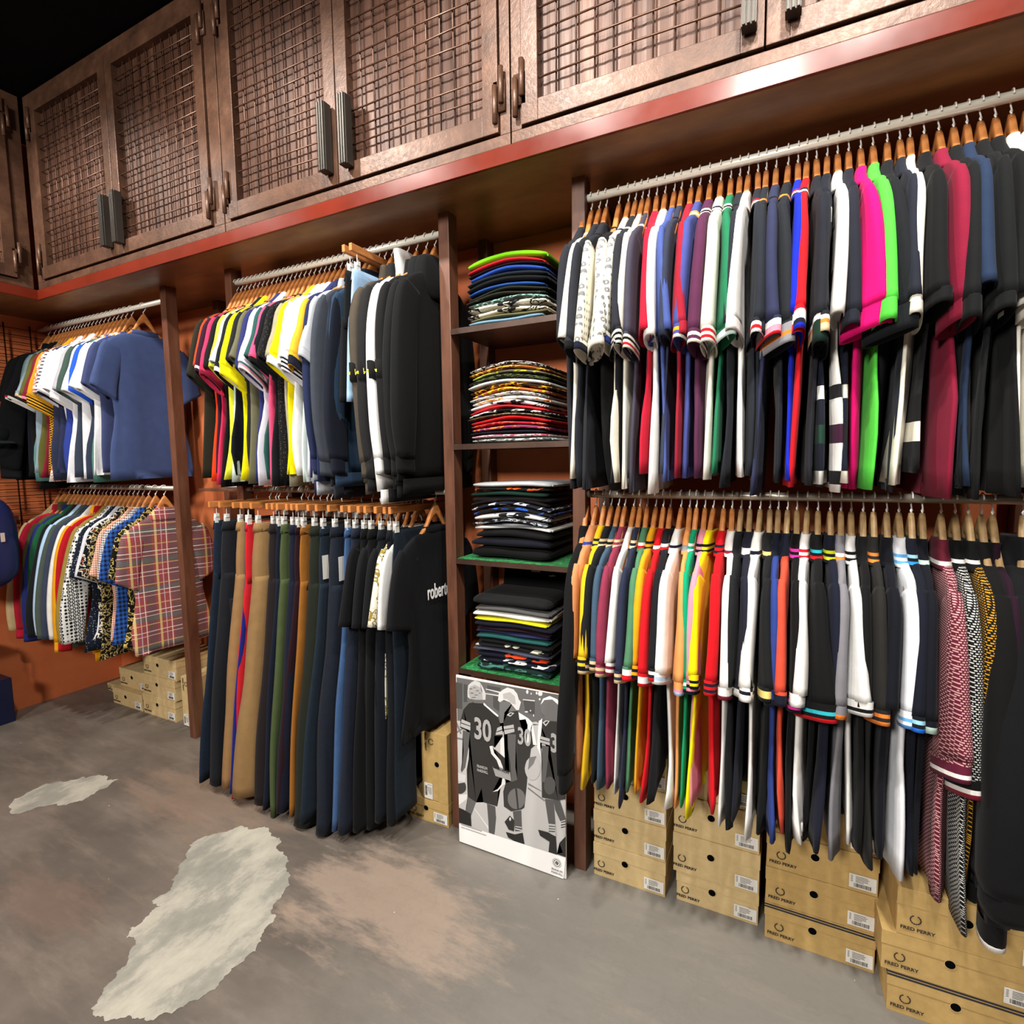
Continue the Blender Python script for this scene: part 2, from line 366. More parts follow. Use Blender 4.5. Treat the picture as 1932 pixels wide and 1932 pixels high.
def cabinet(label, x0, x1, xm, z0, z1, grid, frame_l=.05, loc=(0, 0, 0), rz=0, top=3.505):
    t = thing('mesh_door_cabinet', label, 'cabinet', loc, rz, 'wire mesh cabinets above the rails')
    bm = bmesh.new()
    box(bm, (x0, .034, 2.5), (x0+.04, .5, top)); box(bm, (x1-.04, .034, 2.5), (x1, .5, top))
    box(bm, (x0, .004, 2.502), (x1, .034, z0-.006), 0, .002); box(bm, (x0, .004, z1+.004), (x1, .034, top), 0, .002)
    box(bm, (x0, .004, z0-.006), (x0+frame_l, .034, z1+.004), 0, .002); box(bm, (x1-frame_l, .004, z0-.006), (x1, .034, z1+.004), 0, .002)
    box(bm, (x0, .49, 2.5), (x1, .5, top)); box(bm, (x0, .034, 2.5), (x1, .5, 2.51)); box(bm, (x0, .034, top-.01), (x1, .5, top))
    link('carcass', mesh(bm, 'carcass', M_frame, False), t)
    door(t, x0+frame_l+.003, xm-.002, z0, z1, 1, *grid); door(t, xm+.002, x1-frame_l-.003, z0, z1, -1, *grid)
    for x in (x0+frame_l-.002, x1-frame_l+.002):
        for z in (z0+.1, z1-.12): link('hinge', HG, t, (x, 0, z))
    return t
cabinet('rusty mesh cabinet in the far left corner above the t-shirts', -3.74, -2.165, -2.948, 2.543, 3.46, (.06, .06), .07)
cabinet('rusty mesh cabinet above the middle rail of jackets and trousers', -2.16, -.805, -1.510, 2.543, 3.46, (.055, .061), .035)
cabinet('rusty mesh cabinet above the right-hand rails of polo shirts', -.80, .60, -.082, 2.543, 3.46, (.056, .066), .035)
cabinet('rusty mesh cabinet at the top right edge of the photo', .605, 2.0, 1.3, 2.543, 3.46, (.056, .066), .035)
cabinet('rusty mesh cabinet on the left-hand wall, cut off by the photo edge', -1.46, -.0, -.72, 2.543, 3.46, (.06, .06), .07, (-3.752, -.01, 0), pi/2)
# ------------------------------------------------------------------ posts, rails, shelves
POSTS = ((-2.955, 'between the blue t-shirt and the plaid shirt'), (-2.44, 'at the left end of the middle rails'), (-1.208, 'left of the folded shirt shelves'), (-.672, 'right of the folded shirt shelves'), (.6, 'at the right end of the polo rails'))
for i, (x, d) in enumerate(POSTS):
    o = boxobj('upright_post', (x, .19, 0), (x+.046, .25, ZF), M_post, bev=.002); tag(o, 'brown front upright post '+d, 'post', 'brown front posts')
    o = boxobj('upright_post', (x, .485, 0), (x+.046, .545, ZF), M_post, bev=.002); tag(o, 'brown rear upright post against the orange wall '+d.replace('at the', 'near the'), 'post', 'brown rear posts')
RU, RL = 2.387, 1.396
def rail(x0, x1, z, label, r=.0125, m=None):
    bm = bmesh.new(); tubep(bm, [(x0, .22, z), (x1, .22, z)], r, 16)
    o = link('clothes_rail', mesh(bm, 'rail', m or M_chrome)); return tag(o, label, 'clothes rail', 'metal clothes rails')
M_rail2 = plain('dull_rail_metal', 'a8a294', .35, .5)
rail(-4.28, -2.955, RU, 'metal rail holding the t-shirts in the far left bay')
rail(-4.28, -2.955, RL, 'lower metal rail holding the shirts in the far left bay', m=M_rail2)
rail(-2.394, -1.208, RU, 'bright metal rail holding the t-shirts and jackets in the middle bay')
rail(-2.394, -1.208, RL, 'lower metal rail holding the trousers in the middle bay', m=M_rail2)
rail(-.626, .6, RU, 'bright metal rail over the upper row of polo shirts at right')
rail(-.626, .6, RL, 'lower metal rail holding the colourful polo shirts at right', m=M_rail2)
SHZ = (2.017, 1.582, 1.135, .690)
for z, d, turf in zip(SHZ, ('highest shelf, under the pile with the green shirt', 'second shelf, under the pile of patterned t-shirts', 'third shelf, under the mostly black pile', 'lowest shelf, above the poster'), (0, 0, 1, 1)):
    t = thing('steel_shelf', 'dark steel shelf, '+d, 'shelf', (-.917, .2, z), 0, 'shelves between the posts')
    boxobj('shelf_board', (-.245, -.01, -.014), (.245, .34, -.002), M_shelf, t, .001)
    boxobj('shelf_lip', (-.245, -.012, -.02), (.245, -.0105, .001), M_shelf, t, .0005)
    if turf:
        o = boxobj('turf_mat', (-.238, -.008, -.002), (.238, .338, .003), M_turf, t, .001); o['label'] = 'green artificial turf lining'
# ------------------------------------------------------------------ hangers
def hanger_wood():
    bm = bmesh.new(); fr = []
    n = 14
    prev = None; rings = []
    for k in range(-n, n+1):
        s = k/n; y = s*.178; a = abs(s)
        zt = -.038-.088*min(a/.3, 1)**1.25-.125*max(0, a-.3)/.7
        h = .020+.034*max(0, 1-a/.3); t = .0080; xo = 0
        ring = [bm.verts.new((xo+t*math.copysign(abs(cos(q))**.5, cos(q)), y, zt-h/2+h/2*math.copysign(abs(sin(q))**.5, sin(q)))) for q in [2*pi*j/10+.314 for j in range(10)]]
        rings.append(ring)
    for i in range(len(rings)-1):
        for k in range(10): bm.faces.new((rings[i][k], rings[i][(k+1) % 10], rings[i+1][(k+1) % 10], rings[i+1][k]))
    bm.faces.new(rings[0]); bm.faces.new(rings[-1]); return bm
def hook_bm(zb=-.046):
    bm = bmesh.new(); R = .0165
    pts = [(0, 0, zb), (0, 0, -.034), (.001, .004, -.028), (0, .0125, -.013)]
    pts += [(0, R*cos(a), R*sin(a)) for a in [radians(q) for q in range(-38, 200, 17)]]
    tubep(bm, pts, [.004, .004]+[.0021]*(len(pts)-2), 6); return bm
HW = mesh(hanger_wood(), 'hanger_body', M_wood); HW2 = mesh(hanger_wood(), 'hanger_body', M_wood2); HK = mesh(hook_bm(), 'hook', M_hook)
def clip_meshes():
    bm = bmesh.new(); box(bm, (-.007, -.2, -.075), (.007, .2, -.048), 0, .002); bar = mesh(bm, 'bar', M_wood, False)
    bm = bmesh.new(); tubep(bm, [(0, 0, -.07), (0, 0, -.115)], .0015, 6)
    for sx in (-1, 1):
        box(bm, (sx*.004-.0015, -.012, -.15), (sx*.004+.0015, .012, -.12), 0, .0005); box(bm, (sx*.007-.0015, -.009, -.122), (sx*.007+.0015, .009, -.106), 0, .0005)
    tubep(bm, [(-.006, 0, -.12), (.006, 0, -.12)], .004, 8)
    return bar, mesh(bm, 'clip', M_hook, False)
CBAR, CCLIP = clip_meshes(); HKC = mesh(hook_bm(-.05), 'hook', M_hook)
def hanger(x, z, yaw, label, group, pale=False, clip=False, y=.22):
    t = link('clip_hanger' if clip else 'wooden_hanger', None, None, (x, y, z), (0, 0, yaw)); tag(t, label, 'clothes hanger', group)
    if clip:
        link('hanger_bar', CBAR, t); link('hook', HKC, t)
        for s in (-.165, .165): link('clip', CCLIP, t, (0, s, 0))
    else:
        link('hanger_body', HW2 if pale else HW, t); link('hook', HK, t)
    return t
# ------------------------------------------------------------------ garments
PAL = dict(black='17181a', charcoal='26282b', slate='31343d', navy='1e2336', darknavy='171b28', white='e4e2de', offwhite='dcd8ca', grey='85858a', midgrey='56565a',
 tan='b07a50', yellow='e2b61c', gold='d89a18', lemon='ecdc0c', lime='d6d838', red='c4141e', scarlet='b81420', maroon='7a1c30', burgundy='5a1a30', plum='3c1a32', wine='76303e',
 steel='3c5266', teal='2c5c58', sage='4a7a5a', green='1e6a48', jade='0a9468', neon='4ab83c', pink='d88a9c', magenta='cc0864', hotpink='cc2c54', orange='e07c30', coral='cc4a34', flame='dc3810',
 royal='1226b4', blue='26367e', denimblue='40508c', violet='30327a', lightblue='a8c4de', sky='90b4d4', olive='4a4a2c', darkolive='33342a', khaki='94763c', beige='8e8870', cream='d4b890', mint='b4c4bc', lavender='c6c4d0',
 forest='1c3c30', moss='2e3626', mustard='b88a20', grape='3a2248', brown='5a3a22', blackbrown='241c1c', taupe='4a443c', airblue='37476c', inkblue='22344e', bright='2050c0')
def hexc(c): return PAL.get(c, c)
def fab(spec):
    """'navy' or 'navy:dots:f0f0f0:203040:1'"""
    p = spec.split(':'); a = [hexc(p[0])]
    if len(p) > 1: a.append(p[1])
    if len(p) > 2: a.append(hexc(p[2]))
    if len(p) > 3: a.append(hexc(p[3]) or '203050')
    if len(p) > 4: a.append(float(p[4]))
    return cloth(*a)
def band_mats(base, cols):
    mats = [base]; idx = {}
    for c in cols:
        if c not in idx:
            idx[c] = len(mats); mats.append(base if c == 'self' else fab(c))
    return mats, idx
def cuff_obj(parent, O, I, d, t, base, cols, h, rot, name='cuff', twist=0, n=16):
    """short band continuing the sleeve: O, I end points (y,z), d direction (y,z)"""
    mats, idx = band_mats(base, cols); seq = [0]+[idx[c] for c in cols]; m = len(seq)
    fr = []
    for j in range(m+1):
        q = h*j/m-.003
        fr.append((O[0]+d[0]*q*1.0, O[1]+d[1]*q, I[0]+d[0]*q*.9, I[1]+d[1]*q, t, 0))
    bm = bmesh.new()
    rings = []; cy0 = (O[0]+I[0])/2
    for (oy, oz, iy, iz, tt, xo) in fr:
        cy, cz, hy, hz = (oy+iy)/2, (oz+iz)/2, (oy-iy)/2, (oz-iz)/2; ring = []
        for k in range(n):
            a = 2*pi*k/n; e = math.copysign(abs(cos(a))**.8, cos(a))
            x = tt*1.12*math.copysign(abs(sin(a))**.8, sin(a)); y = cy+hy*1.03*e; z = cz+hz*e
            x, y = x*cos(twist)-(y-cy)*sin(twist), cy+(y-cy)*cos(twist)+x*sin(twist)
            ring.append(bm.verts.new((x+rot, y, z)))
        rings.append(ring)
    cen = sum((v.co for v in rings[-1]), Vector())/n
    for q, sc in ((.002, .86), (.03, .84)): rings.append([bm.verts.new(cen+(v.co-cen)*sc-Vector((0, d[0]*q, d[1]*q))) for v in rings[m]])
    for j in range(len(rings)-1):
        for k in range(n):
            f = bm.faces.new((rings[j][k], rings[j][(k+1) % n], rings[j+1][(k+1) % n], rings[j+1][k])); f.material_index = seq[j] if j < m else 0
    bm.faces.new(rings[-1])
    return link(name, mesh(bm, name, mats), parent)
def garment(kind, x, z, label, cat, group, spec, collar=(), cuff=(), t=.011, seed=0, L=.92, tw=0., ntw=0., yaw=0., sleeve='short', body=None, slv=None, dy=0., flare=0., y=.22, cuffh=None, sl=1., collarspec=None, ncz=None, slo=1., slen=1.):
    r = random.Random(seed*7+3); base = fab(spec); bmat = fab(body) if body else base; smat = fab(slv) if slv else base
    nm = {'polo': 'polo_shirt', 'tee': 't_shirt', 'sweat': 'sweatshirt', 'shirt': 'shirt', 'jacket': 'jacket', 'hoodie': 'hooded_jacket'}[kind]
    T = thing(nm, label, cat, (x, y, z), yaw, group)
    big = 1.5 if kind in ('jacket', 'hoodie') else 1.
    # body
    hw = .205+r.uniform(-.008, .008)+.01*(big > 1)
    fl = r.uniform(-.012, .035)+flare
    tip = .212
    q = r.uniform(.58, .92) if big == 1 else 1.05; w1, w2 = r.uniform(-.02, .012), r.uniform(-.012, .02)
    ctrl = [(.07, -.158, t*.8), (.12, -.170, t*.95), (.172, -.200, t), (tip-.006, -.245, t), (.203, -.32, t), (.190, -.44, t*(q+1)/2), (hw-.014+w1, -.60, t*q), (hw+w2, -.78, t*q), (hw+fl, -L, t*q*1.05)]
    sway = r.gauss(0, .009)
    fr = [(-a+dy*max(0, (-b-.4))*1.0, b, a, b+(.0 if j < 8 else .01), c, sway*max(0, -b-.35)**1.5*2.6) for j, (a, b, c) in enumerate(ctrl)]
    fr = spline(fr, 20)
    bm = bmesh.new(); strip(bm, fr, 22, (min(t*.55, .012)*r.uniform(.5, 1.2), r.uniform(26, 44), r.uniform(0, 6)), 0, None, lip=.03)
    b = link('body', mesh(bm, 'body', bmat), T)
    if kind in ('sweat', 'hoodie') or (kind == 'jacket' and sleeve == 'long'):
        a = fr[-1]; cuff_obj(T, (a[0]+.012, a[1]+.004), (a[2]-.012, a[3]), (0, -1), a[4]*.95, fab(spec) if not collarspec else fab(collarspec), ['self'], .055, 0, 'hem_band', 0, 22)
    # sleeves
    for sg in (-1, 1):
        st = t*1.12; k = r.uniform(-.012, .012); dz = r.uniform(-.015, .015)
        if sleeve == 'short':
            S = [(.196, -.212, .10, -.262, st*.8), (.222, -.252, .118, -.31, st), (.245, -.33, .135, -.385, st*1.05), (.264+k*.5, -.42*sl*(slo+1)/2, .150, -.46*sl, st*1.1), (.278+k, -.505*sl*slo+dz, .158, -.535*sl+dz, st*1.15)]
        else:
            S = [(.196, -.212, .10, -.262, st*.8), (.226, -.255, .118, -.32, st), (.252, -.37, .14, -.44, st*1.1), (.262+k, -.55, .158, -.60, st*1.1), (.258+k*2, -.72, .168, -.75, st*1.05), (.238+k*2, -.862+dz, .176, -.872+dz, st*.9)]
            if slen != 1: S = [(a, bb if bb > -.4 else -.37+(bb+.37)*slen, c, dd if dd > -.45 else -.37+(dd+.37)*slen, tt) for (a, bb, c, dd, tt) in S]
        if sg < 0 and dy: S = [(a+dy*max(0, -bb-.25)*-1*-1*(-1) if False else a+abs(dy)*max(0, -bb-.28), bb, c+abs(dy)*.7*max(0, -dd-.28), dd, tt) for (a, bb, c, dd, tt) in S]
        fr = spline([(sg*a, bb, sg*c, dd, tt, 0) for (a, bb, c, dd, tt) in S], 12 if sleeve == 'short' else 18)
        tws = (tw if sg < 0 else 0)+r.uniform(-.12, .12)
        has = bool(cuff) or kind in ('sweat', 'hoodie', 'jacket')
        bm = bmesh.new(); strip(bm, fr, 16, (min(t*.35, .006)*r.uniform(.3, 1), r.uniform(20, 40), r.uniform(0, 6)), tws, None, lip=.02 if not has else 0, close=has)
        s = link('sleeve', mesh(bm, 'sleeve', smat), T)
        if has:
            a = fr[-1]; p = fr[-3]; d = Vector((a[0]+a[2]-p[0]-p[2], a[1]+a[3]-p[1]-p[3])).normalized()
            if abs(tws) > .3: d = Vector((0, -1))
            cols = list(cuff) if cuff else ['self', 'self']
            hh = cuffh or (.026+.004*len(cols) if sleeve == 'short' else .06)
            cuff_obj(s, (a[0], a[1]), (a[2], a[3]), d, a[4]*(.98 if sleeve == 'short' else .85), smat if sleeve == 'short' else base, cols, hh, 0, 'cuff', tws)
    # neck
    cm = fab(collarspec) if collarspec else base
    if kind in ('polo', 'shirt'):
        cols = list(collar); seqn = 5
        mats, idx = band_mats(cm, cols); seq = [0]*seqn+[idx[c] for c in cols]+[0]
        zz = lambda s: -.106-.070*s
        m = len(seq); F = [(-(.048+.068*(j/m)**1.1), zz(j/m), (.048+.068*(j/m)**1.1), zz(j/m), t*(.95+.42*(j/m)), 0) for j in range(m+1)]
        bm = bmesh.new(); strip(bm, F, 18, matf=lambda s: seq[min(int(s*m+.001), m-1)], lip=.015)
        c = link('collar', mesh(bm, 'collar', mats), T)
    elif kind == 'tee':
        cols = list(collar); mats, idx = band_mats(cm, cols); seq = [0, 0]+[idx[c] for c in cols]
        m = len(seq); F = [(-(.068+.012*j/m), -.136-.028*j/m, (.068+.012*j/m), -.136-.028*j/m, t*(.9+.25*j/m), 0) for j in range(m+1)]
        bm = bmesh.new(); strip(bm, F, 18, matf=lambda s: seq[min(int(s*m+.001), m-1)], lip=.012); link('collar', mesh(bm, 'collar', mats), T)
    elif kind in ('jacket', 'sweat'):
        nz = ncz or (-.092 if kind == 'jacket' else -.108)
        F = [(-.064 if not ncz else -.085, nz, .064 if not ncz else .085, nz, t*(.95 if not ncz else 1.25), 0), (-.07, -.13, .07, -.13, t, 0), (-.078, -.165, .078, -.165, t*1.1, 0)]
        bm = bmesh.new(); strip(bm, spline(F, 6), 18, lip=.012); link('collar', mesh(bm, 'collar', cm), T)
    elif kind == 'hoodie':
        F = [(-.05, -.085, .05, -.085, t*.8, 0), (-.09, -.10, .09, -.10, t*1.5, 0), (-.105, -.15, .105, -.15, t*1.9, 0), (-.10, -.21, .10, -.21, t*1.7, 0), (-.06, -.25, .06, -.25, t*1.1, 0)]
        bm = bmesh.new(); strip(bm, spline(F, 10), 18, (.004, 40, 1), close=True); link('hood', mesh(bm, 'hood', cm), T)
    return T
CATS = dict(polo=('polo shirt', 'polo shirt'), tee=('t-shirt', 't-shirt'), sweat=('sweatshirt', 'sweatshirt'), shirt=('shirt', 'shirt'), jacket=('jacket', 'jacket'), hoodie=('hooded jacket', 'jacket'))
def fit(*c):
    for q in c:
        if len(q.replace('-', ' ').split()) <= 16: return q
    return c[-1]
def rack(rows, z, where, hgroup, t0=None, pale=lambda x: False, seed=1, yawf=lambda r: r.gauss(0, .035), defaults=None, L=.92, types='shirts'):
    """rows: (x, kind, name, spec, collar, cuff, opts)"""
    rr = random.Random(seed); xs = [q[0] for q in rows]
    for i, row in enumerate(rows):
        x, kind, nmx, spec = row[:4]; col = row[4].split() if len(row) > 4 and row[4] else (); cf = row[5].split() if len(row) > 5 and row[5] else ()
        o = dict(defaults or {}); o.update(row[6] if len(row) > 6 else {})
        gap = min([abs(x-q) for j, q in enumerate(xs) if j != i and abs(j-i) == 1] or [.03])
        tt = o.pop('t', max(.0075, min(.019, gap*.52)))
        cat, ty = CATS[kind]
        if i == 0: d = 'leftmost, beside the %s one' % rows[1][2]
        elif i == len(rows)-1: d = 'rightmost, beside the %s one' % rows[i-1][2]
        else: d = 'between %s and %s' % (rows[i-1][2], rows[i+1][2])
        full = fit('%s %s %s, %s' % (nmx, ty, d, where), '%s %s beside %s, %s' % (nmx, ty, rows[i-1][2], where), '%s %s, %s' % (nmx, ty, where))
        yw = o.pop('yaw', yawf(rr)); LL = o.pop('L', L+rr.uniform(-.04, .025))
        T = garment(kind, x, z, full, cat, types+' on the '+where, spec, col, cf, tt, seed*100+i, LL, yaw=yw, **o)
        ds = 'leftmost on rail' if i == 0 else 'rightmost on rail' if i == len(rows)-1 else 'after the '+rows[i-1][2]+' one'
        hanger(x, z, yw, fit('wooden hanger under the %s %s, %s, %s' % (nmx, ty, ds, where), 'wooden hanger of the %s %s, %s' % (nmx, ty, where)), hgroup, pale(x))
        row_objs.append(T)
row_objs = []
P = 'polo'; T_ = 'tee'
UR = [
(-.637, P, 'dark navy', 'slate'), (-.612, T_, 'plain white', 'offwhite', '', '', dict(tw=-.3)), (-.585, P, 'black-cuffed navy', 'slate', '', 'black black'),
(-.561, P, 'white-sleeved navy', 'slate', 'black', 'navy navy', dict(slv='offwhite:laurel:606468')), (-.518, T_, 'laurel-taped black', 'black', '', 'offwhite offwhite', dict(slv='offwhite:laurel:606468', tw=.5, dy=.15)),
(-.487, P, 'blue-cuffed white', 'offwhite', 'black', 'blue blue', dict(slv='offwhite:laurel:606468')), (-.464, P, 'tipped charcoal', 'slate', 'offwhite', 'offwhite black offwhite black offwhite', dict(tw=.35)),
(-.442, P, 'tipped white', 'offwhite', '', 'offwhite black offwhite black'), (-.422, P, 'striped-cuff grey', '3c3a48', 'offwhite', 'offwhite black offwhite scarlet offwhite'),
(-.396, P, 'raspberry red', 'b01830'), (-.370, P, 'bright white', 'white', '', '', dict(tw=.2)), (-.342, P, 'denim blue', 'denimblue', '', '', dict(tw=.75)), (-.320, P, 'slate blue', '2c3244', 'black'),
(-.291, P, 'brick red', '8e1a2c', '', 'self self', dict(tw=.4)), (-.265, P, 'yellow-tipped violet', '3e4684', 'gold white gold', 'gold self offwhite'), (-.236, P, 'cream-tipped plum', '4e2440', 'offwhite black offwhite', 'offwhite self offwhite'),
(-.205, P, 'red-cuffed white', 'offwhite', 'navy offwhite navy', 'scarlet offwhite scarlet offwhite'), (-.177, P, 'bottle green', 'green', 'offwhite black offwhite', 'c8e0dc c8e0dc', dict(tw=.45)),
(-.152, P, 'plain slate', 'slate', 'black'), (-.129, P, 'chalk white', 'white', '', 'self self'), (-.103, P, 'red-collared slate', '2e333d', 'scarlet white', 'self self', dict(tw=.25)),
(-.081, P, 'orange-collared slate', '2e333d', 'orange', 'white red white'), (-.055, P, 'pink-cuffed navy', '2a2e48', 'black', 'white white pink pink red', dict(tw=.3)), (-.024, P, 'grey-cuffed charcoal', '2c3036', 'orange', 'grey grey orange grey grey', dict(tw=.65, cuffh=.06)),
(.001, P, 'royal blue', 'royal', 'scarlet white navy', 'white white red red', dict(cuffh=.06)), (.023, P, 'bright red', 'red', 'navy white navy', 'white white navy royal', dict(cuffh=.06, tw=.2)),
(.047, P, 'cream-cuffed charcoal', '2a2c34', '', 'white orange cream cream', dict(cuffh=.05)), (.073, P, 'green-cuffed navy', '262a36', '', 'white forest forest forest', dict(cuffh=.09, body='navy:jersey:white:forest')),
(.098, P, 'clean white', 'white', '', '', dict(body='white:jersey:black:plum')), (.124, P, 'ash navy', '2a2d3a', '', 'self self', dict(body='navy:jersey:offwhite:black')), (.152, P, 'hot magenta', 'magenta', '', 'self self', dict(tw=.85, cuffh=.06, dy=.1)),
(.180, P, 'bright green', 'neon', '', 'self self', dict(tw=.25, cuffh=.05)), (.212, P, 'wide-sleeved black', '202328', '', 'self self', dict(tw=.95, cuffh=.06, dy=.1)), (.240, P, 'dusk navy', '2a2e3c'),
(.262, P, 'ivory white', 'dcd6c8', '', 'self self'), (.292, P, 'jet black', 'black', '', 'self self', dict(tw=.3, body='black:jersey:black:offwhite')), (.323, P, 'deep raspberry', '76142e', '', 'self self', dict(cuffh=.05, tw=.2)),
(.353, P, 'coal black', '191b1d', '', 'self self', dict(cuffh=.05)), (.380, P, 'petrol navy', '1e2c44'), (.407, P, 'soot black', '191b1d', '', 'self self'), (.436, P, 'shadow black', 'black'), (.466, P, 'pearl white', 'e0dcd4', '', 'self self', dict(tw=.5)),
(.494, P, 'ivory end', 'offwhite', '', 'self self', dict(tw=.4)), (.522, P, 'hidden grey', 'slate'), (.55, P, 'hidden navy', 'navy')]
rack(UR, RU, 'upper right rail', 'wooden hangers on the upper right rail', seed=1, L=.955, types='polo shirts', defaults=dict(sl=1.02))
LR = [
(-.629, 'sweat', 'black long-sleeved', 'black'), (-.596, P, 'peach tan', 'c08256', 'blue', 'blue'), (-.568, P, 'navy-tipped yellow', 'yellow', 'navy self navy', 'navy self navy'), (-.542, P, 'cream-tipped black', 'charcoal', 'cream self cream', 'cream self cream'),
(-.516, P, 'steel blue', 'steel', 'cream black cream', 'cream black cream'), (-.494, P, 'rose maroon', '863048', 'cream self cream', 'cream self cream'), (-.463, P, 'maroon-tipped white', 'white', 'self', 'maroon self maroon'), (-.442, P, 'cream-tipped navy', '252a40', 'cream navy cream', 'cream self cream'),
(-.418, P, 'sage green', 'sage', 'white red', 'white white red red'), (-.390, P, 'golden yellow', 'gold', 'navy self navy', 'navy self navy'), (-.365, P, 'white-tipped red', 'red', 'white', 'white white self'), (-.342, P, 'red-tipped charcoal', '23252b', 'white red', 'white self red'),
(-.308, P, 'blue-tipped white', 'white', 'self navy self', 'lightblue self'), (-.281, P, 'light orange', 'e09454', 'grey grey', 'self pink lightblue'), (-.260, P, 'jade green', 'jade', 'white self white', 'white self navy', dict(tw=.3)), (-.234, P, 'black-tipped pink', 'pink', 'black self black', 'black pink navy'),
(-.209, P, 'black-tipped lemon', 'lemon', 'black self black', 'self black self black', dict(tw=.45)), (-.178, P, 'navy-tipped red', 'c8101c', 'navy self navy', 'navy self navy self'), (-.153, P, 'red-tipped white', 'white', 'self maroon', 'white maroon'), (-.127, P, 'plain black', 'charcoal'),
(-.102, P, 'white-banded navy', '2a2c3e', 'white white', 'white white', dict(tw=.3)), (-.073, P, 'navy-tipped white', 'white', 'navy', 'navy white white'), (-.046, P, 'yellow-banded black', '222426', 'd8c070', 'd8c070 d8c070 self'), (-.023, P, 'royal navy blue', '2a3c7e', 'navy', 'self navy navy', dict(collarspec='navy')),
(.002, P, 'coral red', 'coral', 'navy', 'navy navy navy', dict(collarspec='navy', tw=.3)), (.027, P, 'magenta-striped black', 'black', 'e030a0 self e030a0', 'e030a0 self e030a0 self', dict(tw=.15)), (.054, P, 'red-striped white', 'white', 'red self red', 'self self', ),
(.082, P, 'blue and red striped black', '18191b', '30b0c0 self red', 'self 30b0c0 self red', dict(tw=.8, cuffh=.05, dy=.06)), (.113, P, 'lime-striped navy', '202438', 'd0d820 self d0d820', 'd0d820 self d0d820 self', dict(tw=.3)), (.140, P, 'orange-tipped grey', '77767c', 'white orange', 'self orange'),
(.165, P, 'black-tipped white', 'd8d8d6', 'black self black', 'self black self', dict(tw=.5)), (.194, P, 'inky black', 'black'), (.219, P, 'orange-striped charcoal', '333230', 'orange self orange', 'orange self orange', dict(tw=.2)), (.250, P, 'midnight navy', '181b26'),
(.278, P, 'sky-tipped white', 'dfe2e8', '60a8e0 self 60a8e0', 'self 60a8e0 self 4880c0'), (.306, P, 'sky-striped navy', '1c2030', '90c8d8 self 3090d0', '90c8d8 self 2070e0'), (.331, P, 'mint-tipped navy', '181b26', 'b0ccc0', 'b0ccc0'),
(.372, P, 'burgundy and pink knitted', '5c1c2c:knit:c89c9c', 'white', 'burgundy burgundy white burgundy', dict(L=1.0, tw=.35, sl=1.18, cuffh=.05, collarspec='5c1c2c')), (.402, P, 'black and white knitted', '16181c:knit:c4c4c0', 'white self', 'black black white maroon', dict(L=1.05, tw=.3, sl=1.28, cuffh=.055, collarspec='black')),
(.430, P, 'mustard knitted', '18160e:knit:c08a20', 'white self', 'black black white gold', dict(L=.95, sl=1.18, cuffh=.04, collarspec='black')), (.457, 'sweat', 'white-tipped black', '141415', '', 'self self self white', dict(sleeve='long', L=.98, t=.026, dy=.1, slen=1.16)), (.480, 'sweat', 'dark plum', '2e1428', '', '', dict(sleeve='long'))]
LR[0] = LR[0]+('', '', dict(sleeve='long', dy=.12))
rack(LR, RL, 'lower right rail', 'wooden hangers on the lower right rail', seed=2, pale=lambda x: x > -.14, L=.945, types='polo shirts', defaults=dict(flare=.012))
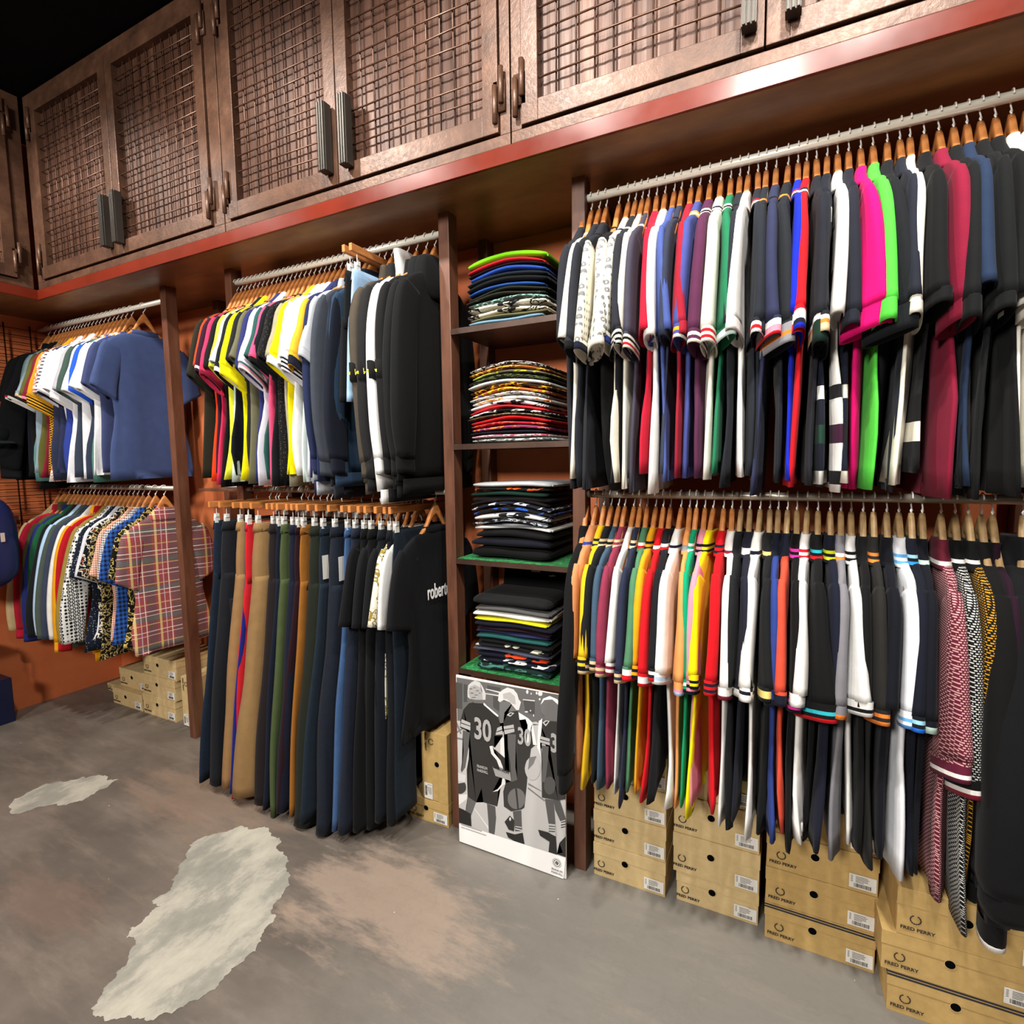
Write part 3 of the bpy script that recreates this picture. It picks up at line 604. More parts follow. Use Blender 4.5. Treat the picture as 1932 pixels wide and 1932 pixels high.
# bulky black jacket at the right edge
T = garment('jacket', .54, RL, 'bulky black jacket hanging at the right edge of the photo', 'jacket', None, '16171a', (), (), .045, 77, 1.12, tw=.2, yaw=-.24, sleeve='long', dy=.16)
hanger(.54, RL, -.24, 'pale wooden hanger under the bulky black jacket at the right edge', 'wooden hangers on the lower right rail', True)
U2 = [
(-2.395, T_, 'dark olive', '2e2c1e', '', '', dict(sl=1.06)), (-2.365, T_, 'flame orange', 'flame'), (-2.335, T_, 'white-edged plum', 'plum', '', 'e0d8dc self'), (-2.305, T_, 'hot pink', 'hotpink', '', 'maroon'), (-2.275, T_, 'faded black', 'black'),
(-2.245, T_, 'lime yellow', 'lime'), (-2.215, T_, 'pale grey-green', 'b8c8c4'), (-2.185, P, 'white-cuffed navy', 'darknavy', '', 'navy white white'), (-2.152, P, 'bright yellow', 'dcd008', '', 'self self', dict(cuffh=.05, tw=-.35)), (-2.122, T_, 'washed black', 'charcoal'),
(-2.094, T_, 'khaki olive', '5c5a44'), (-2.062, P, 'royal navy', '262a5a', '', 'self self', dict(tw=-.3)), (-2.032, P, 'lavender white', 'lavender', '', 'teal pink white'), (-2.002, T_, 'pine green', '1e4a44'), (-1.974, T_, 'neon pink', 'dc4870'),
(-1.944, T_, 'blue-black', '16181e', '', '', dict(tw=-.2)), (-1.914, T_, 'speckled black', '1c1b1c:dots:504c48:333333:2'), (-1.884, T_, 'stone beige', 'beige'), (-1.852, P, 'white-cuffed yellow', 'e4d404', '', 'dce4e8 dce4e8', dict(tw=-.25, cuffh=.05)), (-1.822, P, 'navy-striped white', 'e2e2e2', 'navy', 'dce4e8 dce4e8'),
(-1.794, P, 'pale mint', 'c2d0ce', '', 'dce4e8 dce4e8'), (-1.762, P, 'black-striped pale grey', 'c8c6ce', '', 'black self black self black self', dict(cuffh=.06, tw=-.3)), (-1.730, P, 'mustard and navy', '2a2c58', '', 'navy navy navy', dict(slv='c89a28', cuffh=.05)), (-1.700, 'sweat', 'deep navy', '1e2644', '', '', dict(sleeve='long')),
(-1.672, 'sweat', 'pale grey and yellow', 'a4a8b0', '', '', dict(slv='a4a8b0')), (-1.636, 'sweat', 'slate grey', '363b44', '', '', dict(sleeve='long', tw=-.45, t=.015)), (-1.590, 'sweat', 'navy crew-neck', '1a2030', '', '', dict(sleeve='long')), (-1.556, 'hoodie', 'petrol blue hooded', '24384e', '', '', dict(sleeve='long', t=.014))]
rack(U2, RU, 'upper middle rail', 'wooden hangers on the upper middle rail', seed=3, L=.945, types='tops', defaults=dict(sl=.97, slo=.87))
U2b = [(-1.455, 'jacket', 'yellow-badged taupe', '463f36'), (-1.418, 'jacket', 'yellow-badged charcoal', '2a2b2c'), (-1.375, 'jacket', 'yellow-badged white', 'e6e6e4', '', '', dict(t=.0165, ncz=-.05)), (-1.332, 'jacket', 'yellow-badged black', '1c1d1e'), (-1.285, 'hoodie', 'black full-length', '1e2022', '', '', dict(t=.016, tw=-.5)), (-1.245, 'hoodie', 'black half-hidden', '161718')]
rack(U2b, RU, 'right of upper middle rail', 'wooden hangers on the upper middle rail', seed=4, L=.96, types='jackets', defaults=dict(sleeve='long'))
M_badge = plain('yellow_embroidery', 'd8cc20', .8)
def badge():
    bm = bmesh.new()
    for k, (a, l) in enumerate(((100, .02), (60, .024), (20, .02), (150, .018), (-60, .012))):
        a = radians(a); c, s = cos(a), sin(a); w_ = .0042
        vs = [bm.verts.new((0, p*c-q*s, p*s+q*c)) for p, q in ((0, -w_), (l*.6, -w_*1.3), (l, 0), (l*.6, w_*1.3), (0, w_))]; bm.faces.new(vs)
    for v in list(bm.verts): pass
    r = bmesh.ops.extrude_face_region(bm, geom=bm.faces[:])
    for v in [g for g in r['geom'] if isinstance(g, bmesh.types.BMVert)]: v.co.x += .001
    return mesh(bm, 'embroidered_badge', M_badge, False)
BG = badge()
for T, dx in zip(row_objs[-6:-2], (0, 0, 0, 0)):
    sl = [c for c in T.children if c.name.startswith('sleeve')][0]
    bm = bmesh.new(); t = .0165 if 'white' not in T['label'] else .0215
    strip(bm, [(-.263, -.50, -.150, -.55, t, 0), (-.265, -.565, -.156, -.615, t, 0)], 16, close=True)
    bo = link('arm_band', mesh(bm, 'arm_band', fab('161718')), sl); bo['label'] = 'dark arm band with a yellow bird emblem'
    q = link('bird_emblem', BG, bo, (.004, -.2585, -.545), (0, 0, -pi/2+.5))
# far left bay
U1 = [(-4.17, T_, 'hidden black', 'black'), (-4.10, 'sweat', 'long black', '15171a', '', '', dict(sleeve='long', t=.02, tw=-.5, dy=.12)), (-4.045, P, 'white-edged black', 'darknavy', '', 'red white', dict(tw=-.3)), (-4.00, P, 'chalk and black', 'black', 'white', 'white'), (-3.965, T_, 'dusty teal', '5a8484'),
(-3.93, T_, 'pale blue-grey', '8898a4', '', 'cream'), (-3.89, T_, 'olive green', '5a5a28', '', 'cream black', dict(tw=-.3)), (-3.855, T_, 'claret red', '7a1c2c', '', 'pink', ), (-3.82, P, 'striped-cuff mustard', 'cc921c', '', 'black gold black gold black gold', dict(tw=-.3, cuffh=.06, body='12100c:geo:c08a20')),
(-3.785, T_, 'flower-print white', 'dcd8d0:floral:c05028:d0a838'), (-3.75, T_, 'zigzag striped', 'd8d8dc:stripes:40404c::1', '', '', dict(body='2c3048')), (-3.712, P, 'white and navy', 'd0d0de', '', 'black', dict(body='262c48')), (-3.672, T_, 'snow white', 'e8e8ec', '', '', dict(tw=-.5, dy=.08)), (-3.63, T_, 'fresh white', 'e8e8ec', '', '', dict(body='2a3c8c')),
(-3.59, P, 'soft white', 'dcdce2', '', 'white', dict(tw=-.3)), (-3.545, T_, 'light grey', 'a8a8b0', '', '', dict(body='d8d8dc')), (-3.50, T_, 'murky green', '3c5048', '', '', dict(body='303848')), (-3.455, T_, 'milk white', 'e4e4e8', '', ''), (-3.415, T_, 'vivid blue', '2454c4', '', '', dict(tw=-.3, body='2c3448')),
(-3.37, T_, 'paper white', 'e8e8ea', '', '', dict(tw=-.4, body='4a7868')), (-3.325, T_, 'crisp white', 'e8e8ea', '', ''), (-3.27, T_, 'dusty indigo', '3a4268', '', ''), (-3.16, T_, 'plain airforce blue', '3c4a72', '', '', dict(t=.016, L=.94, yaw=-.10))]
rack(U1, RU, 'upper left rail', 'wooden hangers on the upper left rail', seed=5, L=.93, types='tops', defaults=dict(sl=.98, slo=.90))
S_ = 'shirt'
L1 = [(-4.20, S_, 'cream long-sleeved', 'c8b084'), (-4.15, 'sweat', 'crimson', 'b01c34'), (-4.09, 'jacket', 'olive zip', '4c4a2c', '', '', dict(t=.02, L=.86)), (-4.03, 'sweat', 'navy blue', '20286a'), (-3.985, S_, 'grass green', '1c5434'), (-3.94, S_, 'dark grey', '1f2224'),
(-3.89, S_, 'light blue', 'a8c4e0'), (-3.845, S_, 'grey-green', '465048', '', '', dict(L=.97)), (-3.80, S_, 'dusk blue', '343c50'), (-3.75, S_, 'off-white', 'd8d8d0', '', '', dict(L=.99, t=.018)), (-3.705, 'sweat', 'amber yellow', 'd8940c', '', '', dict(L=1.0)), (-3.665, 'sweat', 'cherry red', 'a8121e'),
(-3.615, S_, 'khaki', '8c7838', '', '', dict(t=.018)), (-3.565, S_, 'chain-patterned', 'd8d8d4:chain:1c1e26::.8')]
rack(L1, RL, 'lower left rail', 'wooden hangers on the lower left rail', seed=6, L=.9, types='shirts', defaults=dict(sleeve='long', dy=.14))
L1b = [(-3.52, S_, 'dotted navy', '222c3e:dots:8894a8::1.3', '', '', dict(L=.93)), (-3.475, S_, 'wrinkled white', 'cfd0d8'), (-3.43, S_, 'confetti-print navy', '181a26:floral:e0d8c0:b05030:.8'), (-3.385, S_, 'black floral', '15130f:floral:b09a60:3c4038', '', '', dict(L=.95)), (-3.34, S_, 'orange gingham', 'd8c8bc:gingham:c05828'),
(-3.29, S_, 'black gingham', 'e0e0e0:gingham:202230'), (-3.235, S_, 'blue checked', '2c5cb0:gingham:141c38::2'), (-3.17, S_, 'leaf-print', '17150f:floral:c0a860:404830:.8'), (-3.09, S_, 'red plaid', '84202e:plaid', '', '', dict(t=.018, yaw=-.12, sl=1.04, L=.9))]
rack(L1b, RL, 'right of lower left rail', 'wooden hangers on the lower left rail', seed=7, L=.88, types='short-sleeved shirts', defaults=dict(t=.014, slo=.93))
# ------------------------------------------------------------------ trousers
def trousers(x, z, label, group, spec, t=.014, seed=0, yaw=0., flare=.85, L=1.352, waist=None, pocket=False, tagc=False, y=.22):
    r = random.Random(seed*13+5); m = fab(spec)
    T = thing('trousers', label, 'trousers', (x, y, z), yaw, group)
    k = r.uniform(-.015, .015); f = flare
    bm = bmesh.new()
    strip(bm, spline([(-.178, -.142, .178, -.142, t*.7, 0), (-.185, -.2, .185, -.2, t*.85, 0), (-.196, -.30, .196, -.30, t, 0), (-.2, -.42, .2, -.42, t*1.05, 0)], 8), 22, (.002, 30, r.uniform(0, 6)), close=True)
    for sg in (-1, 1):
        o = f if sg < 0 else .35
        S = [(.198, -.38, .004, -.38, t), (.206+.02*o, -.55, .03, -.55, t*1.05), (.212+.06*o, -.80, .07, -.80, t), (.216+.10*o+k, -1.05, .095+.03*o, -1.05, t*1.0), (.222+.135*o+k, -L, .105+.05*o, -L+.008, t*1.1)]
        strip(bm, spline([(sg*a, b, sg*c, d, tt, 0) for a, b, c, d, tt in S], 18), 18, (t*.4*r.uniform(.4, 1), r.uniform(24, 40), r.uniform(0, 6)), r.uniform(-.25, .25) if sg < 0 else 0, lip=.03)
    link('legs', mesh(bm, 'legs', m), T)
    bm = bmesh.new(); strip(bm, [(-.181, -.14, .181, -.14, t*.8, 0), (-.184, -.16, .184, -.16, t*.85, 0), (-.187, -.18, .187, -.18, t*.95, 0)], 22, lip=.01)
    link('waistband', mesh(bm, 'waistband', fab(waist) if waist else m), T)
    if pocket:
        bm = bmesh.new(); box(bm, (t*.6, -.2, -.68), (t*1.25, -.07, -.50), 0, .004); link('cargo_pocket', mesh(bm, 'cargo_pocket', m, False), T)
    if tagc:
        bm = bmesh.new(); box(bm, (t+.002, -.192, -.36), (t+.003, -.160, -.26), 0, .0004); o = link('swing_tag', mesh(bm, 'swing_tag', M_label, False), T); o['label'] = 'pale card swing tag'
    return T
TR = [(-2.400, 'mid-blue denim', '16202e:denim:2c3e56', dict(t=.011)), (-2.336, 'black cargo denim', '14161c:denim:20242c', dict(pocket=True, t=.042)), (-2.243, 'camel tan', '846440', dict(t=.034)), (-2.200, 'bright blue', '18206c', dict(t=.008)), (-2.180, 'bright red', 'b81c24', dict(L=1.385, t=.010)),
(-2.123, 'sand tan', '806440', dict(t=.044)), (-2.028, 'dark brown', '241c1e', dict(t=.036)), (-1.985, 'navy cotton', '1c2438', dict(L=1.37, t=.010)), (-1.955, 'olive cargo', '3e4a2c', dict(L=1.39, t=.018)), (-1.908, 'ink navy', '181e34', dict(t=.026)), (-1.866, 'burgundy', '32141e', dict(t=.012)),
(-1.840, 'ochre', '84541e', dict(t=.012)), (-1.778, 'forest green', '23291e', dict(t=.042, L=1.38)), (-1.718, 'indigo denim', '1a2633:denim:2c3a4a', dict(t=.013, tagc=True)), (-1.664, 'dark denim', '161c2a:denim:262f3c', dict(L=1.385, t=.034, tagc=True, waist='161c2a')),
(-1.604, 'light blue denim', '2e486e:denim:506e98', dict(tagc=True, t=.014)), (-1.558, 'night blue denim', '1a2030:denim:2a3244', dict(t=.022)), (-1.512, 'plain black', '0f1013', dict(flare=.5, t=.018)), (-1.465, 'soft black', '121316', dict(flare=.3, t=.018)), (-1.42, 'raw denim', '10141c:denim:1e2630', dict(flare=.15, L=1.31, t=.02)), (-1.37, 'raw black denim', '0e1016:denim:1a2028', dict(flare=.1, L=1.31, t=.02)),
(-1.338, 'faded blue denim', '18222e:denim:2c3c4c', dict(flare=-.1, L=1.29, t=.008))]
for i, (x, nm, sp, o) in enumerate(TR):
    d = 'leftmost on the rail' if i == 0 else 'between %s and %s pairs' % (TR[i-1][1], TR[i+1][1]) if i < len(TR)-1 else 'rightmost on the rail'
    yw = random.Random(i+40).gauss(0, .035)
    o = dict(o)
    trousers(x, RL, '%s trousers %s, lower middle rail' % (nm, d), 'trousers on the lower middle rail', sp, seed=i, yaw=yw, **o)
    hanger(x, RL, yw, 'wooden clip hanger holding the %s trousers, lower middle rail' % nm, 'clip hangers on the lower middle rail', clip=True)
TB = [(-1.535, T_, 'far black', '15161a', '', ''), (-1.487, T_, 'dull black', '1a1b20', '', ''), (-1.438, T_, 'rumpled black', '17181c', '', ''), (-1.392, T_, 'printed white', 'd4d0c0:floral:8a7838:2a3a48:.6', '', '', dict(tw=-.2)), (-1.356, T_, 'slim white', 'dcdcda', '', '', dict(t=.009)), (-1.278, T_, 'black lettered', '17181c', '', '', dict(t=.015, yaw=-.14, L=.97, ))]
rack(TB, RL, 'right end of lower middle rail', 'wooden hangers at the right end of the lower middle rail', seed=9, L=.93, types='t-shirts', defaults=dict(t=.013))
tx = link('lettering', text_mesh('lettering', 'roberto', .085, plain('white_print', 'e8e8e8', .8), .50, .0012, 'LEFT', .0006), row_objs[-1], (.0275, -.085, -.425), (pi/2, 0, pi/2)); tx['label'] = 'white lettering reading roberto'
# pale blue shorts and black shorts on clip hangers in the upper middle rail
for x, nm, sp in ((-1.525, 'black', '1a1a1c'), (-1.49, 'pale blue denim', '86a8cc:denim:b4cce4')):
    T = thing('shorts', '%s shorts clipped to a hanger beside the jackets, upper middle rail' % nm, 'shorts', (x, .22, RU), 0, 'shorts on the upper middle rail')
    bm = bmesh.new(); strip(bm, spline([(-.19, -.14, .19, -.14, .009, 0), (-.21, -.25, .2, -.25, .012, 0), (-.22, -.36, .21, -.36, .012, 0)], 6), 20, (.003, 30, 1), close=True)
    for sg in (-1, 1): strip(bm, spline([(sg*.22, -.32, 0, -.32, .012, 0), (sg*.23, -.45, sg*.02, -.45, .013, 0), (sg*.25, -.64, sg*.04, -.63, .014, 0)], 10), 18, (.005, 35, sg), lip=.02)
    link('legs', mesh(bm, 'legs', fab(sp)), T)
    bm = bmesh.new(); strip(bm, [(-.192, -.138, .192, -.138, .010, 0), (-.2, -.18, .2, -.18, .0115, 0)], 20, close=True); link('waistband', mesh(bm, 'waistband', fab(sp)), T)
    hanger(x, RU, 0, 'wooden clip hanger holding the %s shorts, upper middle rail' % nm, 'clip hangers on the upper middle rail', clip=True)
# ------------------------------------------------------------------ folded piles on the shelves
def folded(x, y, z, h, w, d, spec, label, group, seed, arch, mats2=None, rz=0):
    r = random.Random(seed); T = tag(link('folded_shirt', None, None, (x, y, z), (0, 0, rz)), label, 'folded shirt', group)
    bm = bmesh.new(); nx, n = 14, 16; rings = []
    p1, p2 = r.uniform(0, 6), r.uniform(0, 6)
    for i in range(nx+1):
        s = i/nx; xx = (s-.5)*w; e = 1-abs(2*s-1)**8*.35
        zo = arch*(1-abs(2*s-1)**1.6)+.0018*sin(7*s+p1)
        ring = []
        for k in range(n):
            a = 2*pi*k/n; c, sn = cos(a), sin(a)
            yy = d/2+d/2*math.copysign(abs(c)**.35, c)+.003*sin(9*s+p2)*(c < 0); zz = h/2+h/2*e*math.copysign(abs(sn)**.75, sn)
            ring.append(bm.verts.new((xx, yy, zz+zo*(1-.5*yy/d))))
        rings.append(ring)
    for i in range(nx):
        for k in range(n): bm.faces.new((rings[i][k], rings[i][(k+1) % n], rings[i+1][(k+1) % n], rings[i+1][k]))
    bm.faces.new(rings[0]); bm.faces.new(rings[-1])
    link('folded_body', mesh(bm, 'folded_body', fab(spec)), T)
    # the fold of the under layer, seen at the side
    bm = bmesh.new(); box(bm, (w/2-.02, .02, h*.30), (w/2+.004, d-.02, h*.62), 0, .002); q = link('side_fold', mesh(bm, 'side_fold', fab(mats2 or spec), False), T)
    return T
PILES = [
 (2.019, 'top shelf', .0, [('pale blue denim', '5c7e94:denim:8aa8b8', .017), ('olive khaki', '6a6544', .011), ('skull-print cream', 'ccc6b4:print:181818:181818:.5', .019), ('black-printed cream', 'c8c4b2:print:14141a:202020:.5', .019), ('aqua patterned', '3c4440:print:80b0a8:504030', .015), ('brown camouflage', '3a3428:print:20281e:5a5448:.8', .012), ('dark olive', '2e3222', .013), ('cobalt blue', '1c4080', .015), ('black', '15171a', .02), ('petrol navy', '1a2630', .018), ('royal blue', '1c3c8c', .019), ('charcoal', '1c1a1e', .010), ('bright red', 'b81424', .015), ('lime green', '6cc012', .026)]),
 (1.584, 'second shelf', .0, [('speckled mint', 'b8c4bc:print:485058:d8a060', .014), ('pink and white', 'd8c0c4:print:c04060:e8e8e8', .012), ('navy', '1c2030', .010), ('orange checked', '80305a:print:e07830:2c2c60:.8', .015), ('fuchsia striped', '9c2030:print:e06040:402050', .012), ('red lettered', 'b81a1c', .014), ('khaki mottled', '4c4430:print:8c8060:202018', .009), ('black and white lettered', '161616:print:e0e0e0:e0e0e0:.5', .013), ('poppy red', 'c82028', .013), ('white blocked', 'd8d8d8:print:202020:202020:.4', .016), ('plain white', 'd8d4d0:print:d08040:c0c0c0:.6', .015), ('grey marbled', 'b4b0a8:print:404048:8890a0', .015), ('blue and yellow', 'b06030:print:e8c820:2038a0:.7', .014), ('amber patterned', '3c2810:print:e09818:1c1410:.8', .015), ('clean white', 'd0d0ce', .015), ('black camouflage', '16180e:print:48542c:101010', .018), ('grey and lime', '5c5450:print:a8b020:303030:.5', .013), ('burnt orange printed', '8c4c20:print:e0b040:2a1a10:.8', .013), ('black lettered', '1c1c1c:print:c8c8c8:e0e0e0:1.6', .017)]),
 (1.138, 'third shelf', .0, [('thick black', '121213', .032), ('dark navy', '1a1b28', .024), ('matt black', '151517', .022), ('white gridded', 'c8c8c4:stripes:55585c::1', .014), ('black dotted', '121214:print:a0a8b0:c0c0c0', .012), ('white and black', 'd0d0d0:print:141414:141414:.35', .016), ('blue-edged black', '15171c:print:204a9c:101010:.4', .012), ('slate lettered', '222638:print:c0c0c8:22263a:.4', .012), ('dark brown', '1e1412', .012), ('jet black', '111214', .017), ('dark green', '14382c', .013), ('orange-lettered black', '121212:print:c05010:121212:.4', .012), ('light grey', 'a8abae', .014)]),
 (.694, 'lowest shelf', .0, [('dark green marbled', '16302c:print:3c6c64:0c1414:.6', .022), ('chequered', '181c30:print:dcdcdc:181c30:.35', .015), ('navy and orange', '15182c:print:c83c18:15182c:.3', .016), ('grey-blue', '3c4050', .013), ('cream and black', '1c1c1c:print:b8b8a4:1c1c1c:.3', .013), ('black cotton', '121316', .012), ('sea green', '1c4c4a', .016), ('indigo', '222648', .013), ('deep maroon', '2a1018', .010), ('inky navy', '16182c', .015), ('lemon yellow', 'ccc41c', .012), ('pure white', 'd8d6cc', .016), ('mid grey', '4c4c4c', .016), ('charcoal grey', '222325', .030)])]
for (z0, where, arch, items), TH in zip(PILES, (.236, .285, .305, .305)):
    z = z0; n = len(items); K = TH/sum(q[2] for q in items)
    for i, (nm, sp, h) in enumerate(items):
        d = ('bottommost, under the %s one' % items[1][0]) if i == 0 else ('topmost, over the %s one' % items[i-1][0]) if i == n-1 else 'over %s and under %s' % (items[i-1][0], items[i+1][0])
        r = random.Random(i+int(z0*100)); h = h*K; hh = h*.97; arc = .004+.022*min(1, i/7)*(z0 > 1.5 or i < 9) if z0 > .8 else .004
        p = sp.split(':'); side = None if len(p) < 3 else p[0]
        folded(-.932+r.uniform(-.009, .009), .206+r.uniform(-.004, .006), z, h*1.02, .315+r.uniform(-.012, .012), .31, sp, '%s folded shirt %s, %s pile' % (nm, d, where), 'folded shirts on the '+where, i*3+int(z0*50), arc, side, r.uniform(-.02, .02))
        z += hh
# black polo standing behind the lowest pile with a tag
T = thing('polo_shirt', 'black polo propped upright behind the lowest pile with a tag and crocodile badge', 'polo shirt', (-.925, .44, .985), 0)
bm = bmesh.new(); box(bm, (-.155, -.02, 0), (.155, .02, .13), 0, .012)
for v in bm.verts: v.co.y += v.co.z*.2+.004*sin(v.co.x*30)
link('folded_body', mesh(bm, 'folded_body', fab('121214')), T)
bm = bmesh.new(); box(bm, (-.02, -.024, .07), (.02, -.022, .15), 0); box(bm, (-.012, -.0245, .098), (.014, -.0238, .11), 1); box(bm, (-.012, -.0245, .12), (.012, -.0238, .124), 2)
for v in bm.verts: v.co.y += v.co.z*.2-.002
o = link('price_tag', mesh(bm, 'price_tag', [M_label, plain('orange_sticker', 'e07030', .7), M_ink], False), T); o['label'] = 'pale price tag with orange sticker'
bm = bmesh.new(); pts = [(0, 0), (.006, .004), (.012, .003), (.018, .006), (.026, .005), (.032, .002), (.028, -.001), (.018, -.002), (.010, -.003), (.004, -.002)]
f = bm.faces.new([bm.verts.new((.06+a, -.0165, .06+b)) for a, b in pts]); r = bmesh.ops.extrude_face_region(bm, geom=[f])
for v in [g for g in r['geom'] if isinstance(g, bmesh.types.BMVert)]: v.co.y -= .002
o = link('crocodile_badge', mesh(bm, 'crocodile_badge', plain('pale_green_thread', 'b0c8b0', .8), False), T)
# ------------------------------------------------------------------ poster board
POSTER=[
(102,"4,682 459,692 456,87 -7,83"),
(76,"0,662 30,662 27,558 -3,556"),
(76,"36,661 52,661 50,591 34,588"),
(76,"140,674 197,675 196,656 140,651"),
(76,"165,637 191,637 190,580 164,594"),
(76,"291,644 337,648 336,596 298,602"),
(220,"134,660 196,659 196,654 134,657"),
(220,"131,642 196,645 196,641 131,639"),
(220,"289,648 337,653 337,649 289,645"),
(220,"312,680 311,674 307,671 304,673 302,678 304,684 307,687 311,685"),
(220,"348,682 347,678 344,675 342,677 341,681 342,685 345,687 347,686"),
(220,"325,675 325,673 323,671 321,672 321,675 321,677 323,679 325,678"),
(220,"368,683 365,676 359,673 352,674 349,680 352,687 359,691 366,689"),
(220,"310,604 308,602 303,600 297,600 295,601 298,604 303,606 308,606"),
(220,"365,579 363,576 358,573 353,573 351,576 353,580 358,582 363,582"),
(220,"334,595 333,591 332,590 330,591 330,595 330,599 332,600 333,599"),
(220,"360,662 359,658 356,656 354,657 353,660 354,664 356,665 359,665"),
(220,"322,611 321,609 320,607 318,608 317,610 318,613 320,614 321,614"),
(189,"-4,507 23,510 61,467 193,482 217,525 341,574 362,567 459,577 456,87 -7,83 -12,241"),
(226,"193,482 221,484 219,431 215,402 192,418"),
(226,"70,167 78,162 134,107 135,97"),
(226,"-7,201 41,214 37,193 -8,158"),
(119,"0,464 28,485 28,477 0,456"),
(119,"-1,439 27,440 27,433 -1,431"),
(119,"-5,502 22,459 16,455 -5,482"),
(119,"306,315 374,282 372,277 305,308"),
(119,"307,332 360,315 360,312 307,324"),
(45,"80,597 58,588 33,559 18,512 14,482 58,471 58,393 41,315 42,255 43,205 81,192 107,257 114,202 175,202 179,259 206,305 232,363 215,402 166,431 167,481 204,489 194,527 184,565 149,586 123,603"),
(232,"123,605 138,594 187,566 184,559 169,567 143,583 123,595"),
(106,"86,617 126,615 124,600 80,594"),
(202,"53,635 57,660 71,674 87,684 109,681 123,662 134,640 132,616 120,614 118,647 64,606 53,613"),
(168,"57,633 65,656 87,667 111,660 118,640 120,614 88,608 64,607"),
(108,"76,649 73,647 68,645 62,645 60,646 62,648 68,650 74,650"),
(108,"91,656 89,655 84,653 79,653 77,654 79,655 84,657 89,657"),
(108,"105,647 103,645 97,643 91,643 89,644 92,646 97,648 103,648"),
(108,"82,633 79,631 73,629 66,629 64,630 66,632 73,634 79,634"),
(108,"101,629 98,627 91,626 85,625 82,626 85,628 92,630 98,630"),
(108,"113,639 111,637 108,636 104,636 102,637 104,639 108,640 111,640"),
(108,"91,618 88,616 80,614 73,613 70,614 73,616 81,618 88,619"),
(90,"28,475 59,471 51,404 35,324 18,299 14,308 29,386"),
(181,"24,518 63,511 62,480 16,487"),
(45,"20,504 63,499 63,496 20,500"),
(181,"181,516 200,528 205,496 173,487"),
(45,"178,501 203,515 203,511 177,497"),
(96,"43,205 80,192 60,142 55,126 30,133 38,163"),
(32,"-7,148 22,146 56,138 58,86 -7,85 -8,122"),
(80,"130,202 166,200 169,154 163,103 160,84 136,85 135,129"),
(58,"37,243 36,233 31,224 23,216 15,210 5,207 -3,208 -10,212 -15,220 -16,229 -14,239 -9,248 -2,256 7,262 16,265 25,264 32,259 36,252"),
(192,"-5,264 34,270 31,261 -6,249"),
(208,"-5,294 37,292 35,264 -6,261"),
(224,"146,436 159,441 170,434 166,414 192,391 206,357 212,300 204,297 179,266 155,256 179,274 195,297 193,318 191,353 176,388 153,408"),
(51,"209,579 263,600 305,580 324,566 340,487 320,467 304,358 302,330 290,231 278,220 235,200 204,211 202,270 213,307 231,316 221,443 224,503 214,501 208,535"),
(112,"196,624 251,632 266,600 213,583 207,542 194,537 191,581"),
(216,"186,624 190,653 207,669 227,682 252,679 267,665 273,645 282,636 273,604 263,602 249,615 236,627 211,631 194,619"),
(180,"207,654 237,666 257,654 261,622 244,624 226,636 209,635"),
(92,"224,501 259,508 262,441 255,379 263,333 239,318 234,387 225,444"),
(181,"208,528 250,544 254,517 213,498"),
(51,"209,517 252,532 252,529 210,514"),
(200,"222,575 238,589 254,589 237,572"),
(51,"231,578 239,586 247,585 237,576"),
(230,"271,596 310,581 328,567 344,486 329,484 321,547 315,500 302,473 308,554 300,575 275,567"),
(156,"157,361 162,353 233,354 237,321 170,324"),
(184,"358,401 356,385 350,370 342,358 331,350 320,347 310,349 302,357 296,370 294,385 297,401 302,416 311,428 321,436 332,439 343,436 351,428 356,416"),
(119,"313,432 342,444 330,411 307,382"),
(108,"295,267 293,253 286,238 276,226 264,218 251,214 239,215 229,222 223,233 221,247 223,262 230,276 240,288 252,296 265,300 277,298 287,292 293,281"),
(48,"253,296 261,298 268,219 261,216"),
(82,"242,202 277,217 279,137 251,126"),
(207,"252,147 278,151 278,148 252,144"),
(207,"251,138 279,140 279,137 251,134"),
(34,"211,111 249,113 282,130 289,86 253,83 220,92"),
(42,"206,150 229,182 248,168 246,124 223,124"),
(208,"234,170 234,165 231,162 229,161 227,163 226,167 227,172 229,175 232,176 234,174"),
(51,"367,582 433,593 459,577 458,365 457,310 426,297 362,291 362,360 366,420 395,495 357,498 361,565"),
(240,"360,641 370,666 396,681 426,674 440,648 437,594 428,646 405,666 375,660"),
(110,"360,637 375,662 406,670 428,655 436,594 405,590 379,587 375,604 363,613"),
(232,"353,577 367,593 365,566 357,491 364,477 361,442 345,479 350,553"),
(200,"367,577 381,588 396,588 380,565"),
(51,"374,577 385,586 390,584 380,572"),
(92,"364,490 391,492 387,437 377,354 361,350 366,420"),
(181,"357,524 395,522 395,497 356,500"),
(51,"357,513 395,511 395,508 357,509"),
(80,"416,351 414,339 411,328 404,318 397,312 389,310 382,312 376,318 372,328 371,339 372,351 376,363 382,372 390,378 398,380 405,378 411,372 415,363"),
(85,"374,289 408,295 414,203 388,196"),
(80,"408,295 433,299 457,237 457,226 435,219 414,259"),
(184,"387,198 414,203 417,158 392,160"),
(184,"434,221 457,233 457,175 446,170"),
(58,"389,191 414,196 414,193 389,187"),
(58,"436,219 457,228 457,224 437,216"),
(58,"389,181 414,186 413,183 389,177"),
(58,"436,209 457,218 457,214 437,205"),
(58,"388,171 413,177 413,173 388,167"),
(58,"436,200 457,208 457,205 437,196"),
(38,"346,162 385,164 416,157 420,88 387,88 391,129 353,141"),
(38,"430,137 457,170 456,90 420,91 443,104"),
(242,"-7,83 457,88 445,-3 -5,8"),
]

